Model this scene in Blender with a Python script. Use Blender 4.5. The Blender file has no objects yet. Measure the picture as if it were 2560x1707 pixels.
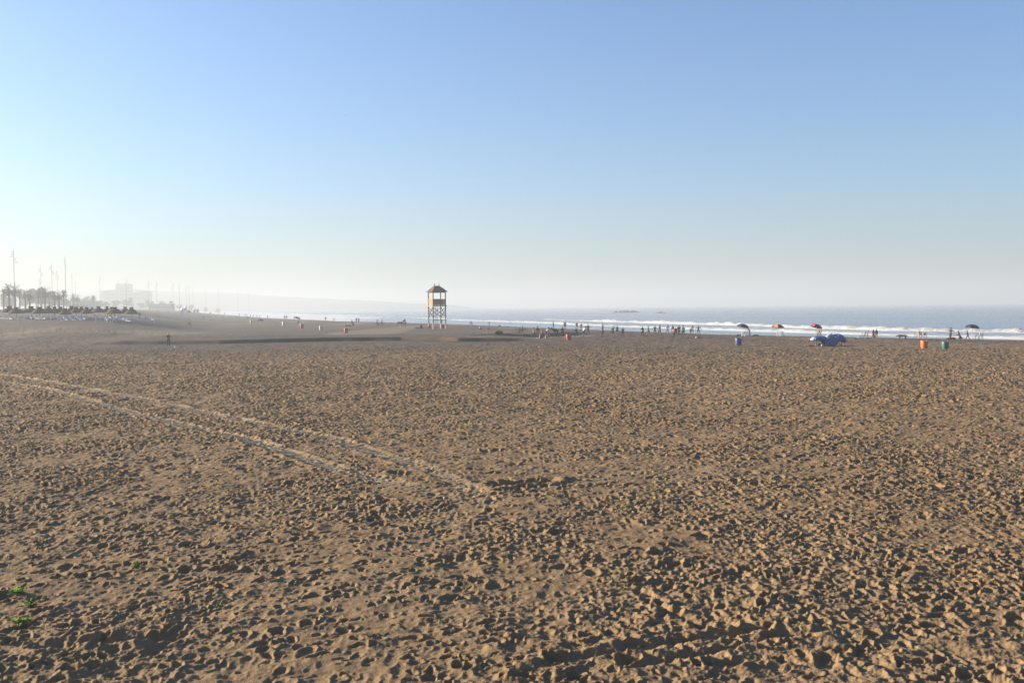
import bpy, bmesh, math, random
import numpy as np
from mathutils import Vector, Matrix, Euler

R = math.radians
scene = bpy.context.scene
COL = scene.collection

# ------------------------------------------------------------------ camera, sky, sun, exposure
CAM_H = 5.0
FPX = 2489.0                 # focal length in pixels of the 2560 px wide photograph (35 mm lens)
PITCH, ROLL = R(2.0), R(0.48)
cam = bpy.data.cameras.new('camera')
cam.lens = 35.0; cam.sensor_width = 36.0
cam.clip_start = 0.2; cam.clip_end = 40000.0
cam_ob = bpy.data.objects.new('camera', cam); COL.objects.link(cam_ob)
CAM_M = Matrix.Translation((0, 0, CAM_H)) @ Euler((R(90) - PITCH, 0, 0)).to_matrix().to_4x4() @ Matrix.Rotation(-ROLL, 4, 'Z')
cam_ob.matrix_world = CAM_M
scene.camera = cam_ob

SUN_AZ, SUN_EL = R(-74.0), R(14.0)          # azimuth from straight ahead, negative is to the left
sun_dir = Vector((math.sin(SUN_AZ) * math.cos(SUN_EL), math.cos(SUN_AZ) * math.cos(SUN_EL), math.sin(SUN_EL)))
world = bpy.data.worlds.new('World'); scene.world = world; world.use_nodes = True
wn = world.node_tree; wn.nodes.clear()
sky = wn.nodes.new('ShaderNodeTexSky'); sky.sky_type = 'NISHITA'; sky.sun_disc = False
sky.sun_elevation = SUN_EL; sky.sun_rotation = SUN_AZ
sky.altitude = 0; sky.air_density = 1.0; sky.dust_density = 1.5; sky.ozone_density = 3.2
bg = wn.nodes.new('ShaderNodeBackground'); bg.inputs['Strength'].default_value = 0.056
wo = wn.nodes.new('ShaderNodeOutputWorld')
tint = wn.nodes.new('ShaderNodeMix'); tint.data_type = 'RGBA'; tint.blend_type = 'MULTIPLY'; tint.inputs[0].default_value = 1
tint.inputs[7].default_value = (.85, 1.0, 1.20, 1); wn.links.new(sky.outputs[0], tint.inputs[6]); wn.links.new(tint.outputs[2], bg.inputs[0]); wn.links.new(bg.outputs[0], wo.inputs[0])
sun = bpy.data.lights.new('sun', 'SUN'); sun.energy = 5.0; sun.angle = R(0.5); sun.color = (1.0, 0.87, 0.68)
sun_ob = bpy.data.objects.new('sun', sun); COL.objects.link(sun_ob)
sun_ob.rotation_euler = sun_dir.to_track_quat('Z', 'Y').to_euler(); sun_ob.location = (-60, 20, 40)
scene.view_settings.view_transform = 'Standard'; scene.view_settings.look = 'None'
scene.view_settings.exposure = 1.80; scene.view_settings.gamma = 1.0
scene.render.engine = 'CYCLES'
scene.cycles.use_denoising = True; scene.cycles.denoising_prefilter = 'NONE'; scene.cycles.use_adaptive_sampling = False
scene.cycles.max_bounces = 6; scene.cycles.diffuse_bounces = 1; scene.cycles.glossy_bounces = 2
scene.cycles.volume_bounces = 1; scene.cycles.transparent_max_bounces = 6
rng = np.random.default_rng(7)
rnd = random.Random(11)

# ------------------------------------------------------------------ terrain height
SEA = -1.5
CX = np.array([-2000, -900, -460, -140, -71, -17, 3, 36, 72, 110, 200, 600.0])
CY = np.array([5400, 2650, 1466, 561, 400, 300, 250, 172, 131, 108, 60, -100.0])
S1X = np.array([-66, -61, -43, -26.5, -17, -8, -3, 5.0]); S1Y = np.array([146.6, 147, 145.6, 150, 150.7, 146, 146.4, 146.4])
S2X = np.array([-11, -8.8, 2, 14, 16.0]); S2Y = np.array([168, 168, 166, 178, 180.0])

def sst(x):
    x = np.clip(x, 0, 1); return x * x * (3 - 2 * x)

def shore_s(X, Y):
    """distance inland of the beach crest"""
    yc = np.interp(X, CX, CY)
    f = np.interp(X, [-900, -460, -140, -30, 20, 110], [.35, .34, .37, .46, .48, .6])
    return (yc - Y) * f

def base_z(X, Y):
    X = np.asarray(X, float); Y = np.asarray(Y, float)
    s = shore_s(X, Y)
    z = np.where(s > 0, -0.12 * (1 - sst(s / 18)), -0.12 + s * 1.38 / 16.0)
    z = np.maximum(z, -4.0)
    u = -X / np.maximum(Y, 20)
    u0 = np.interp(Y, [200, 240, 900], [.385, .37, .335])
    S = sst((u - u0 + .075) / .13)
    Rr = np.interp(Y, [150, 190, 217, 235, 420, 900, 3000], [0, 1.1, 2.4, 3.3, 5.0, 5.3, 6.0])
    z = z + S * Rr * sst(s / 30)
    for SX, SY, hh, w in ((S1X, S1Y, .50, 34.0), (S2X, S2Y, .40, 26.0)):
        yc = np.interp(X, SX, SY) + 0.10 * np.sin(X * 1.1)
        t = sst((X - SX[0]) / 9) * sst((SX[-1] - X) / 7)
        d = Y - yc
        z = z + t * hh * sst(d / 1.0) * (1 - sst(d / w))
        z = z - t * .10 * np.exp(-((d + 1.6) / 1.6) ** 2)
    z = z + 0.10 * np.sin(X * .11 + 1) * np.sin(Y * .07) * sst((Y - 20) / 60) * sst(s / 30)
    return z

def gz(x, y): return float(base_z(x, y))

def ray(px, py):
    v = Vector(((px - 1280) / FPX, -(py - 853.5) / FPX, -1.0))
    return (CAM_M.to_3x3() @ v)

def at(px, py, z=None):
    """ground point seen at a pixel of the 2560 px photograph"""
    d = ray(px, py)
    if z is not None:
        t = (z - CAM_H) / d.z; return Vector((d.x * t, d.y * t, z))
    yy = np.exp(np.linspace(math.log(8), math.log(3000), 6000)); t = yy / d.y
    X = d.x * t; Z = CAM_H + d.z * t
    g = base_z(X, yy)
    k = np.nonzero((Z <= g) | ((shore_s(X, yy) < -.8) & (yy > 100)))[0]
    i = k[0] if len(k) else len(yy) - 1
    return Vector((X[i], yy[i], g[i]))

def at_y(px, py, Y):
    d = ray(px, py); t = Y / d.y
    return Vector((d.x * t, Y, CAM_H + d.z * t))

# ------------------------------------------------------------------ materials
_M = {}
def mat(name, col, rough=.8, var=.15, scale=8.0, bump=0.0, spec=.3, col2=None):
    if name in _M: return _M[name]
    m = bpy.data.materials.new(name); m.use_nodes = True; nt = m.node_tree; N = nt.nodes; L = nt.links
    b = N['Principled BSDF']; b.inputs['Roughness'].default_value = rough
    b.inputs['Specular IOR Level'].default_value = spec
    tc = N.new('ShaderNodeTexCoord'); nz = N.new('ShaderNodeTexNoise'); nz.inputs['Scale'].default_value = scale
    nz.inputs['Detail'].default_value = 4; L.new(tc.outputs['Object'], nz.inputs['Vector'])
    mx = N.new('ShaderNodeMix'); mx.data_type = 'RGBA'
    c = col; c2 = col2 or tuple(max(0, x * (1 - 2 * var)) for x in col)
    mx.inputs[6].default_value = (*c, 1); mx.inputs[7].default_value = (*c2, 1)
    rp = N.new('ShaderNodeMapRange'); rp.inputs[1].default_value = .35; rp.inputs[2].default_value = .7
    L.new(nz.outputs[0], rp.inputs[0]); L.new(rp.outputs[0], mx.inputs[0]); L.new(mx.outputs[2], b.inputs['Base Color'])
    if bump:
        bp = N.new('ShaderNodeBump'); bp.inputs['Strength'].default_value = bump; bp.inputs['Distance'].default_value = .02
        L.new(nz.outputs[0], bp.inputs['Height']); L.new(bp.outputs[0], b.inputs['Normal'])
    _M[name] = m; return m

# ------------------------------------------------------------------ mesh helpers
class MB:
    def __init__(s): s.v = []; s.f = []; s.mi = []; s.cur = 0
    def add(s, vs, fs):
        o = len(s.v); s.v += [tuple(p) for p in vs]; s.f += [tuple(i + o for i in f) for f in fs]; s.mi += [s.cur] * len(fs); return s
    def box(s, c, d, rot=None, taper=1.0):
        x, y, z = d[0] / 2, d[1] / 2, d[2] / 2
        b = min(x, y, z) * .12
        vs = []
        for sz in (-1, 1):
            k = taper if sz > 0 else 1
            for ex, ey, ez in ((0, 0, b), (b, b, 0)):
                zz = sz * (z - ez) if sz < 0 else sz * (z - (b if ez == 0 and False else 0))
            for ins, zo in (((b, -z), (0, -z + b)) if sz < 0 else ((0, z - b), (b, z))):
                for a, bb in ((-1, -1), (1, -1), (1, 1), (-1, 1)):
                    vs.append(Vector((a * (x * k - ins), bb * (y * k - ins), zo)))
        fs = [(3, 2, 1, 0), (12, 13, 14, 15)]
        for r in range(3):
            for i in range(4):
                j = (i + 1) % 4; fs.append((r * 4 + i, r * 4 + j, r * 4 + 4 + j, r * 4 + 4 + i))
        M = (Euler(rot).to_matrix() if rot else Matrix.Identity(3))
        return s.add([M @ v + Vector(c) for v in vs], fs)
    def tube(s, pts, rad, n=8, caps=True, flat=1.0):
        pts = [Vector(p) for p in pts]; m = len(pts)
        if not hasattr(rad, '__len__'): rad = [rad] * m
        vs = []; up0 = None
        for i, p in enumerate(pts):
            d = (pts[min(i + 1, m - 1)] - pts[max(i - 1, 0)]).normalized()
            if up0 is None: up0 = Vector((0, 0, 1)) if abs(d.z) < .9 else Vector((0, 1, 0))
            a = d.cross(up0).normalized(); b = a.cross(d).normalized(); up0 = b
            for k in range(n):
                t = 2 * math.pi * k / n; vs.append(p + (a * math.cos(t) + b * math.sin(t) * flat) * rad[i])
        fs = []
        for i in range(m - 1):
            for k in range(n):
                j = (k + 1) % n; fs.append((i * n + k, i * n + j, (i + 1) * n + j, (i + 1) * n + k))
        if caps: fs += [tuple(range(n))[::-1], tuple((m - 1) * n + k for k in range(n))]
        return s.add(vs, fs)
    def lathe(s, prof, n=16, c=(0, 0, 0), caps=True, jit=0.0):
        vs = []
        for r, z in prof:
            for k in range(n):
                t = 2 * math.pi * k / n; rr = r * (1 + (rnd.uniform(-jit, jit) if jit else 0))
                vs.append((c[0] + rr * math.cos(t), c[1] + rr * math.sin(t), c[2] + z))
        m = len(prof); fs = []
        for i in range(m - 1):
            for k in range(n):
                j = (k + 1) % n; fs.append((i * n + k, i * n + j, (i + 1) * n + j, (i + 1) * n + k))
        if caps: fs += [tuple(range(n))[::-1], tuple((m - 1) * n + k for k in range(n))]
        return s.add(vs, fs)
    def ell(s, c, r, n=10, m=7, M=None):
        c = Vector(c); vs = []; fs = []
        for i in range(1, m):
            ph = math.pi * i / m
            for k in range(n):
                t = 2 * math.pi * k / n
                v = Vector((r[0] * math.sin(ph) * math.cos(t), r[1] * math.sin(ph) * math.sin(t), r[2] * math.cos(ph)))
                vs.append((M @ v if M else v) + c)
        a = Vector((0, 0, r[2])); b = -a
        vs += [(M @ a if M else a) + c, (M @ b if M else b) + c]; T = len(vs) - 2
        for i in range(m - 2):
            for k in range(n):
                j = (k + 1) % n; fs.append((i * n + k, (i + 1) * n + k, (i + 1) * n + j, i * n + j))
        for k in range(n):
            j = (k + 1) % n; fs.append((T, k, j)); fs.append((T + 1, (m - 2) * n + j, (m - 2) * n + k))
        return s.add(vs, fs)
    def mesh(s, name, smooth=True):
        me = bpy.data.meshes.new(name); me.from_pydata(s.v, [], s.f); me.polygons.foreach_set('material_index', s.mi)
        if smooth: me.polygons.foreach_set('use_smooth', [True] * len(s.f)); me.set_sharp_from_angle(angle=R(38))
        me.update(); return me
    def build(s, name, mats, parent=None, smooth=True):
        me = s.mesh(name, smooth)
        for m in (mats if isinstance(mats, (list, tuple)) else [mats]): me.materials.append(m)
        o = bpy.data.objects.new(name, me); COL.objects.link(o)
        if parent: o.parent = parent
        return o

def tag(o, label=None, cat=None, group=None, kind=None):
    if label: o['label'] = label
    if cat: o['category'] = cat
    if group: o['group'] = group
    if kind: o['kind'] = kind
    return o
def empty(name, loc, rz=0.0, sc=1.0):
    o = bpy.data.objects.new(name, None); COL.objects.link(o); o.location = loc; o.rotation_euler = (0, 0, rz); o.scale = (sc,) * 3
    o.empty_display_size = .2; return o
def copy_tree(o, parent=None):
    c = o.copy(); COL.objects.link(c)
    if parent: c.parent = parent
    for ch in list(o.children): copy_tree(ch, c)
    return c

# ------------------------------------------------------------------ value noise in numpy
def _h(ix, iy, seed):
    n = (ix.astype(np.int64) * 374761393 + iy.astype(np.int64) * 668265263 + seed * 974634777) & 0xffffffff
    n = ((n ^ (n >> 13)) * 1274126177) & 0xffffffff
    return ((n ^ (n >> 16)) & 0xffff).astype(np.float32) / 65535.0
def vnoise(x, y, f, seed):
    x = x * f; y = y * f; ix = np.floor(x); iy = np.floor(y); fx = (x - ix).astype(np.float32); fy = (y - iy).astype(np.float32)
    fx = fx * fx * (3 - 2 * fx); fy = fy * fy * (3 - 2 * fy)
    a = _h(ix, iy, seed); b = _h(ix + 1, iy, seed); c = _h(ix, iy + 1, seed); d = _h(ix + 1, iy + 1, seed)
    return (a + (b - a) * fx) * (1 - fy) + (c + (d - c) * fx) * fy - .5

def grid_mesh(name, X, Y, Z, m, attrs=None, smooth=True):
    nr, nc = X.shape
    co = np.stack([X, Y, Z], -1).reshape(-1, 3).astype(np.float32)
    i = np.arange((nr - 1) * nc).reshape(nr - 1, nc)[:, :-1].reshape(-1)
    q = np.stack([i, i + 1, i + nc + 1, i + nc], -1).astype(np.int32)
    me = bpy.data.meshes.new(name); me.vertices.add(len(co)); me.vertices.foreach_set('co', co.ravel())
    me.loops.add(q.size); me.loops.foreach_set('vertex_index', q.ravel())
    me.polygons.add(len(q)); me.polygons.foreach_set('loop_start', np.arange(0, q.size, 4, dtype=np.int32))
    me.update(calc_edges=True)
    me.polygons.foreach_set('use_smooth', np.full(len(q), smooth))
    for k, a in (attrs or {}).items():
        at_ = me.attributes.new(k, 'FLOAT', 'POINT'); at_.data.foreach_set('value', a.reshape(-1).astype(np.float32))
    me.materials.append(m); o = bpy.data.objects.new(name, me); COL.objects.link(o); return o

# ------------------------------------------------------------------ beach
def sand_material():
    m = bpy.data.materials.new('sand'); m.use_nodes = True; nt = m.node_tree; N = nt.nodes; L = nt.links
    b = N['Principled BSDF']; b.inputs['Roughness'].default_value = .95; b.inputs['Specular IOR Level'].default_value = .12
    g = N.new('ShaderNodeNewGeometry')
    def noise(scale, det, rough=.55):
        n = N.new('ShaderNodeTexNoise'); n.inputs['Scale'].default_value = scale; n.inputs['Detail'].default_value = det
        n.inputs['Roughness'].default_value = rough; L.new(g.outputs['Position'], n.inputs['Vector']); return n
    def mr(src, a, b_, c=0., d=1.):
        r = N.new('ShaderNodeMapRange'); r.inputs[1].default_value = a; r.inputs[2].default_value = b_
        r.inputs[3].default_value = c; r.inputs[4].default_value = d; L.new(src, r.inputs[0]); return r.outputs[0]
    def mix(f, a, b_, mode='MIX'):
        x = N.new('ShaderNodeMix'); x.data_type = 'RGBA'; x.blend_type = mode
        L.new(f, x.inputs[0]) if hasattr(f, 'node') else setattr(x.inputs[0], 'default_value', f)
        for k, v in ((6, a), (7, b_)):
            L.new(v, x.inputs[k]) if hasattr(v, 'node') else setattr(x.inputs[k], 'default_value', (*v, 1))
        return x.outputs[2]
    n1, n2, n3, n4 = noise(.13, 4), noise(1.3, 5), noise(22, 4, .7), noise(140, 3, .7)
    c = mix(mr(n1.outputs[0], .35, .65), (.20, .131, .070), (.158, .099, .050))
    c = mix(mr(n2.outputs[0], .40, .75), c, (.165, .105, .052))
    c = mix(mr(n3.outputs[0], .3, .75, 0, .45), c, (.30, .21, .125))
    c = mix(mr(n4.outputs[0], .55, .8, 0, .35), c, (.06, .04, .028))
    aw = N.new('ShaderNodeAttribute'); aw.attribute_name = 'wet_dark'
    c = mix(aw.outputs['Fac'], c, (.052, .042, .036))
    ag = N.new('ShaderNodeAttribute'); ag.attribute_name = 'pale'
    c = mix(ag.outputs['Fac'], c, (.40, .30, .19))
    L.new(c, b.inputs['Base Color'])
    L.new(mr(aw.outputs['Fac'], 0, 1, .95, .75), b.inputs['Roughness'])
    ad = N.new('ShaderNodeMath'); ad.operation = 'MULTIPLY_ADD'; L.new(n4.outputs[0], ad.inputs[0]); ad.inputs[1].default_value = .25; L.new(n3.outputs[0], ad.inputs[2])
    bp = N.new('ShaderNodeBump'); bp.inputs['Strength'].default_value = .8; bp.inputs['Distance'].default_value = .022
    L.new(ad.outputs[0], bp.inputs['Height']); L.new(bp.outputs[0], b.inputs['Normal'])
    return m

TRK = [  # wheel tracks over the soft sand, in metres
    [(-60, 93), (-40.3, 78.4), (-19.9, 54.4), (-11.9, 44.3), (-6.9, 38), (-2.6, 30.6), (-.5, 25.3)],
    [(-60, 86), (-36.2, 70.3), (-27.7, 60.5), (-19.5, 49.5), (-10.2, 38), (-5.6, 31), (-.8, 25)]]

def seg_dist(X, Y, poly):
    best = np.full(X.shape, 1e9, np.float32); along = np.zeros(X.shape, np.float32); acc = 0
    for (x0, y0), (x1, y1) in zip(poly[:-1], poly[1:]):
        dx, dy = x1 - x0, y1 - y0; l2 = dx * dx + dy * dy; l = math.sqrt(l2)
        t = np.clip(((X - x0) * dx + (Y - y0) * dy) / l2, 0, 1)
        d = np.hypot(X - x0 - t * dx, Y - y0 - t * dy); m = d < best
        best = np.where(m, d, best); along = np.where(m, acc + t * l, along); acc += l
    return best, along

def build_beach(q=1.0):
    # rows get wider apart with distance, as the far sand is coarser in view
    ys = [5.0]
    while ys[-1] < 5200:
        y = ys[-1]
        k = .006 if y < 11 else (.0016 * q if y < 122 else (.0026 * q if y < 138 else (.0013 if y < 184 else .022)))
        ys.append(y * (1 + k))
    ys = np.array(ys)
    us = np.concatenate([np.linspace(-4, -.66, 40)[:-1], np.arange(-.66, .58, .00092 * q), np.linspace(.58, 3, 24)[1:]])
    Y = np.repeat(ys[:, None], len(us), 1); X = ys[:, None] * us[None, :]
    Y = Y.astype(np.float32); X = X.astype(np.float32)
    nf = int(np.searchsorted(ys, 200)); Xn, Yn = X[:nf], Y[:nf]
    Z = base_z(X, Y).astype(np.float32)
    s = shore_s(Xn, Yn)
    edge = 104 + 10 * vnoise(Xn, Yn, .035, 5) + 6 * vnoise(Xn, Yn, .2, 6) + np.interp(Xn, [-60, -10, 30, 60], [18, 14, -2, -6])
    rough = 1 - .78 * sst((Yn - edge + 1 + 14 * vnoise(Xn, Yn, .09, 88)) / 16)
    rough *= sst(s / 10) * .85 + .15
    patch = sst(vnoise(Xn, Yn, .33, 8) * 1.6 + vnoise(Xn, Yn, .09, 18) * 1.0 + .5)     # calmer and more churned patches
    H = np.zeros(Xn.shape, np.float32)
    H += .075 * vnoise(Xn, Yn, .45, 1) + .055 * vnoise(Xn + 9, Yn, 1.5, 2)
    hm = .045 * vnoise(Xn, Yn + 5, 3.4, 3)
    hr = .022 * (1 - 2 * np.abs(vnoise(Xn, Yn, 6.3, 4)) * 2)
    H += (hm + hr * (.45 + .8 * patch))
    d1, a1 = seg_dist(Xn, Yn, TRK[0]); d2, a2 = seg_dist(Xn, Yn, TRK[1])
    trk = (.75 + .7 * vnoise(Xn, Yn, 1.1, 81)).clip(0, 1) * np.maximum(np.exp(-(d1 / .34) ** 4), np.exp(-(d2 / .34) ** 4)) * sst((np.hypot(Xn, Yn) - 21) / 14)
    # foot prints: pits with a pushed-up rim
    dens = 11.0
    ymax = 128.0; W0, W1 = -.60, .56
    n = int(dens * (W1 - W0) / 2 * (ymax ** 2 - 9 ** 2))
    uy = np.sqrt(rng.uniform(9 ** 2, ymax ** 2, n)); ux = rng.uniform(W0, W1, n)
    order = rng.permutation(n)
    # walking trails: steps of left and right feet that follow one heading
    tx, ty, tt = [], [], []
    for _ in range(150):
        y_ = math.sqrt(rng.uniform(12 ** 2, 115 ** 2)); x_ = rng.uniform(W0, W1) * y_; a_ = rng.choice([.35, -.5, 1.9, .1]) + rng.normal(0, .5)
        for st_ in range(int(rng.uniform(14, 60))):
            a_ += rng.normal(0, .05); x_ += .68 * math.cos(a_); y_ += .68 * math.sin(a_); sd_ = .11 * (1 if st_ % 2 else -1)
            if y_ < 10 or y_ > 126 or not (W0 < x_ / y_ < W1): break
            tx.append((x_ - sd_ * math.sin(a_)) / y_); ty.append(y_ + sd_ * math.cos(a_)); tt.append(a_)
    tth = np.concatenate([np.full(n, 99.0), np.array(tt)]); ux = np.concatenate([ux, tx]); uy = np.concatenate([uy, ty]); order = np.concatenate([order, np.arange(n, len(ux))]); lny = np.log(ys[:nf])
    du = .00092 * q; c0 = 39
    WX = (.075 * vnoise(Xn, Yn, 6.1, 71) + .03 * vnoise(Xn, Yn, 17, 72)).astype(np.float32); WY = (.075 * vnoise(Xn, Yn, 6.1, 73) + .03 * vnoise(Xn, Yn, 17, 74)).astype(np.float32)
    for i in order:
        y0 = uy[i]; x0 = ux[i] * y0
        big = rng.random()
        L_ = rng.uniform(.06, .125) if big < .90 else rng.uniform(.125, .22)
        Wd = L_ * rng.uniform(.45, .75); dp = L_ * rng.uniform(.28, .66)
        th = rng.normal(.9, .9) if tth[i] > 90 else tth[i] + rng.normal(0, .12)
        if tth[i] < 90: L_ = rng.uniform(.145, .17); Wd = L_ * .5; dp = L_ * rng.uniform(.5, .7)
        else: dp *= .88 + .32 * patch[min(int(np.searchsorted(ys[:nf], y0)), nf - 1), min(len(us) - 1, c0 + int((ux[i] - us[c0]) / du))]
        ct, st = math.cos(th), math.sin(th); ext = L_ * 1.75
        r0 = np.searchsorted(lny, math.log(y0 - ext)); r1 = np.searchsorted(lny, math.log(y0 + ext)) + 1
        r1 = min(r1, nf)
        ca = max(0, c0 + int((((x0 - ext) / y0) - us[c0]) / du) - 1); cb = min(len(us) - 1, c0 + int((((x0 + ext) / y0) - us[c0]) / du) + 3)
        if r1 - r0 < 1 or cb - ca < 2: continue
        xs = Xn[r0:r1, ca:cb] - x0 + WX[r0:r1, ca:cb]; yy = Yn[r0:r1, ca:cb] - y0 + WY[r0:r1, ca:cb]
        a = (xs * ct + yy * st) / L_; b = (-xs * st + yy * ct) / (Wd * (1 + .30 * np.clip(a, -1.3, 1.3)))
        r2 = a * a + b * b
        inn = np.clip(1.25 - r2, 0, 1); inn = inn * inn * (3 - 2 * inn)
        rim = np.exp(-((np.sqrt(r2) - 1.28) / .24) ** 2)
        blk = H[r0:r1, ca:cb]
        H[r0:r1, ca:cb] = blk * (1 - .55 * inn) + dp * (-.80 * inn + .30 * rim * (1 + .5 * a)) * .70
    H += .020 * vnoise(Xn, Yn, 11, 21) * (.35 + patch) + .014 * vnoise(Xn, Yn, 23, 22) * (.25 + 1.3 * patch) + .009 * vnoise(Xn, Yn, 47, 23) * (.2 + 1.3 * patch)
    H = H * rough * (1 - .72 * trk) * (1 + .60 * sst((Yn - 25) / 60))
    tread = .034 * np.sin(np.where(d1 < d2, a1, a2) * 2 * math.pi / .34)
    H += trk * (tread - .03) * .8
    dm = np.minimum(d1, d2); H += .045 * np.exp(-((dm - .45) / .13) ** 2) * sst((np.hypot(Xn, Yn) - 21) / 14) * (.6 + vnoise(Xn, Yn, 1.7, 82))
    # spoil banks cut through the sand close to the viewer
    for poly, dep, w in (([(.1, 13.4), (.67, 13.9), (2.1, 14.6), (3.8, 15.2)], .085, .12), ([(1.6, 13.6), (2.6, 14.1), (3.7, 14.7), (4.7, 15.0)], .05, .10),
                         ([(-7.0, 14.6), (-5.3, 15.1)], .10, .16), ([(-.4, 27.5), (.9, 28.2)], .16, .25), ([(2.2, 17.4), (2.5, 16.1), (3.0, 15.4)], .05, .08)):
        d, _ = seg_dist(Xn, Yn, poly)
        d = np.abs(d + .16 * vnoise(Xn, Yn, 2.2, 91) + .07 * vnoise(Xn, Yn, 6.0, 92)); dep = dep * (.75 + .9 * vnoise(Xn, Yn, 1.3, 93))
        H += -dep * np.exp(-(d / w) ** 2) + .5 * dep * np.exp(-((d - w * 2.0) / (w * .8)) ** 2)
    # far packed sand: low ridges and tyre lines
    pk = sst((Yn - edge) / 9)
    far = .09 * vnoise(Xn, Yn, .5, 31) + .06 * vnoise(Xn, Yn, 1.7, 32) + .035 * vnoise(Xn, Yn, 4.1, 33)
    H += far * pk * 1.5 * sst(s / 6 + .3)
    for SX, SY in ((S1X, S1Y), (S2X, S2Y)):
        t = sst((Xn - SX[0]) / 9) * sst((SX[-1] - Xn) / 7); H *= 1 - .85 * t * np.exp(-((Yn - np.interp(Xn, SX, SY)) / 4) ** 2)
    Z[:nf] += H
    wet_dark = np.zeros(Z.shape, np.float32); pale = np.zeros(Z.shape, np.float32)
    sA = shore_s(X, Y)
    wet_dark = .58 * sst((Y - 96) / 40) * np.interp(X, [-80, 0, 40], [1, 1, .75]).astype(np.float32)
    wet_dark += .15 * sst((Y - 60) / 40)
    wet_dark = np.maximum(wet_dark, .9 * sst((2 - sA) / 10))
    y1 = np.interp(X, S1X, S1Y); y2 = np.interp(X, S2X, S2Y)
    t1 = sst((X - S1X[0]) / 9) * sst((S1X[-1] - X) / 7); t2 = sst((X - S2X[0]) / 6) * sst((S2X[-1] - X) / 6)
    wet_dark = np.maximum(wet_dark, 1.25 * t1 * np.exp(-np.abs((Y - y1 + 1.5 + 2.2 * vnoise(X, Y * .2, .12, 45) + 1.2 * vnoise(X, Y, .5, 46)) / 3.2) ** 3)); wet_dark = np.maximum(wet_dark, 1.25 * t2 * np.exp(-np.abs((Y - y2 + .5 + 3 * vnoise(X, Y * .2, .12, 47) + 1.5 * vnoise(X, Y, .5, 48)) / 4.5) ** 3))  # darker band of sand along both steps
    wet_dark += .22 * vnoise(X, Y, .06, 41) + .22 * vnoise(X, Y * .3, .22, 42) * sst((Y - 80) / 40) + .10 * vnoise(X, Y, .7, 44)
    wet_dark = np.clip(wet_dark, 0, 1.1)
    pale[:nf] = .7 * trk  # sunlit brightness of the wheel tracks put into the sand colour
    pale += .45 * t2 * np.exp(-((Y - y2 + 8.5) / 3) ** 2) + .25 * sst((vnoise(X, Y * .25, .12, 43) - .22) * 5) * sst((Y - 130) / 20)
    o = grid_mesh('beach', X, Y, Z, sand_material(), dict(wet_dark=wet_dark, pale=np.clip(pale, 0, 1)))
    tag(o, 'brown sand beach covered in countless footprints', 'beach', kind='structure'); return o
beach = build_beach()

# ------------------------------------------------------------------ sea
AX = np.array([14.0, 32, 66, 93, 110, 150, 260]); AY = np.array([560.0, 450, 317, 238, 214, 180, 120])
AX = np.array([8.0, 30, 64, 92, 110, 150, 260]); AY = np.array([520.0, 440, 317, 238, 214, 180, 120])
BX = np.array([-84.0, -27.5, 12.5, 33.6, 52, 62, 78, 91, 130, 240]); BY = np.array([735.0, 490, 388, 310, 257, 236, 202, 177, 140, 80])
def sea_material():
    m = bpy.data.materials.new('sea_water'); m.use_nodes = True; nt = m.node_tree; N = nt.nodes; L = nt.links
    b = N['Principled BSDF']
    g = N.new('ShaderNodeNewGeometry')
    mp = N.new('ShaderNodeMapping'); mp.inputs['Rotation'].default_value = (0, 0, R(-55)); mp.inputs['Scale'].default_value = (1, .28, 1)
    L.new(g.outputs['Position'], mp.inputs['Vector'])
    def noise(scale, det, v=None):
        n = N.new('ShaderNodeTexNoise'); n.inputs['Scale'].default_value = scale; n.inputs['Detail'].default_value = det
        L.new(v or mp.outputs[0], n.inputs['Vector']); return n
    n1, n2, n3 = noise(.4, 2), noise(.09, 3), noise(.25, 6)
    af = N.new('ShaderNodeAttribute'); af.attribute_name = 'foam'
    ad = N.new('ShaderNodeMath'); ad.operation = 'ADD'; L.new(af.outputs['Fac'], ad.inputs[0]); L.new(n3.outputs[0], ad.inputs[1])
    fr = N.new('ShaderNodeMapRange'); fr.inputs[1].default_value = .78; fr.inputs[2].default_value = 1.12; L.new(ad.outputs[0], fr.inputs[0])
    mx = N.new('ShaderNodeMix'); mx.data_type = 'RGBA'; mx.inputs[6].default_value = (.14, .17, .21, 1); mx.inputs[7].default_value = (.60, .61, .62, 1)
    L.new(fr.outputs[0], mx.inputs[0]); L.new(mx.outputs[2], b.inputs['Base Color'])
    rr = N.new('ShaderNodeMapRange'); rr.inputs[3].default_value = .22; rr.inputs[4].default_value = .8; L.new(fr.outputs[0], rr.inputs[0]); L.new(rr.outputs[0], b.inputs['Roughness'])
    b.inputs['IOR'].default_value = 1.33
    a2 = N.new('ShaderNodeMath'); a2.operation = 'MULTIPLY_ADD'; L.new(n2.outputs[0], a2.inputs[0]); a2.inputs[1].default_value = 4.0; L.new(n1.outputs[0], a2.inputs[2])
    bp = N.new('ShaderNodeBump'); bp.inputs['Strength'].default_value = .20; bp.inputs['Distance'].default_value = .5
    L.new(a2.outputs[0], bp.inputs['Height']); L.new(bp.outputs[0], b.inputs['Normal'])
    return m
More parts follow.
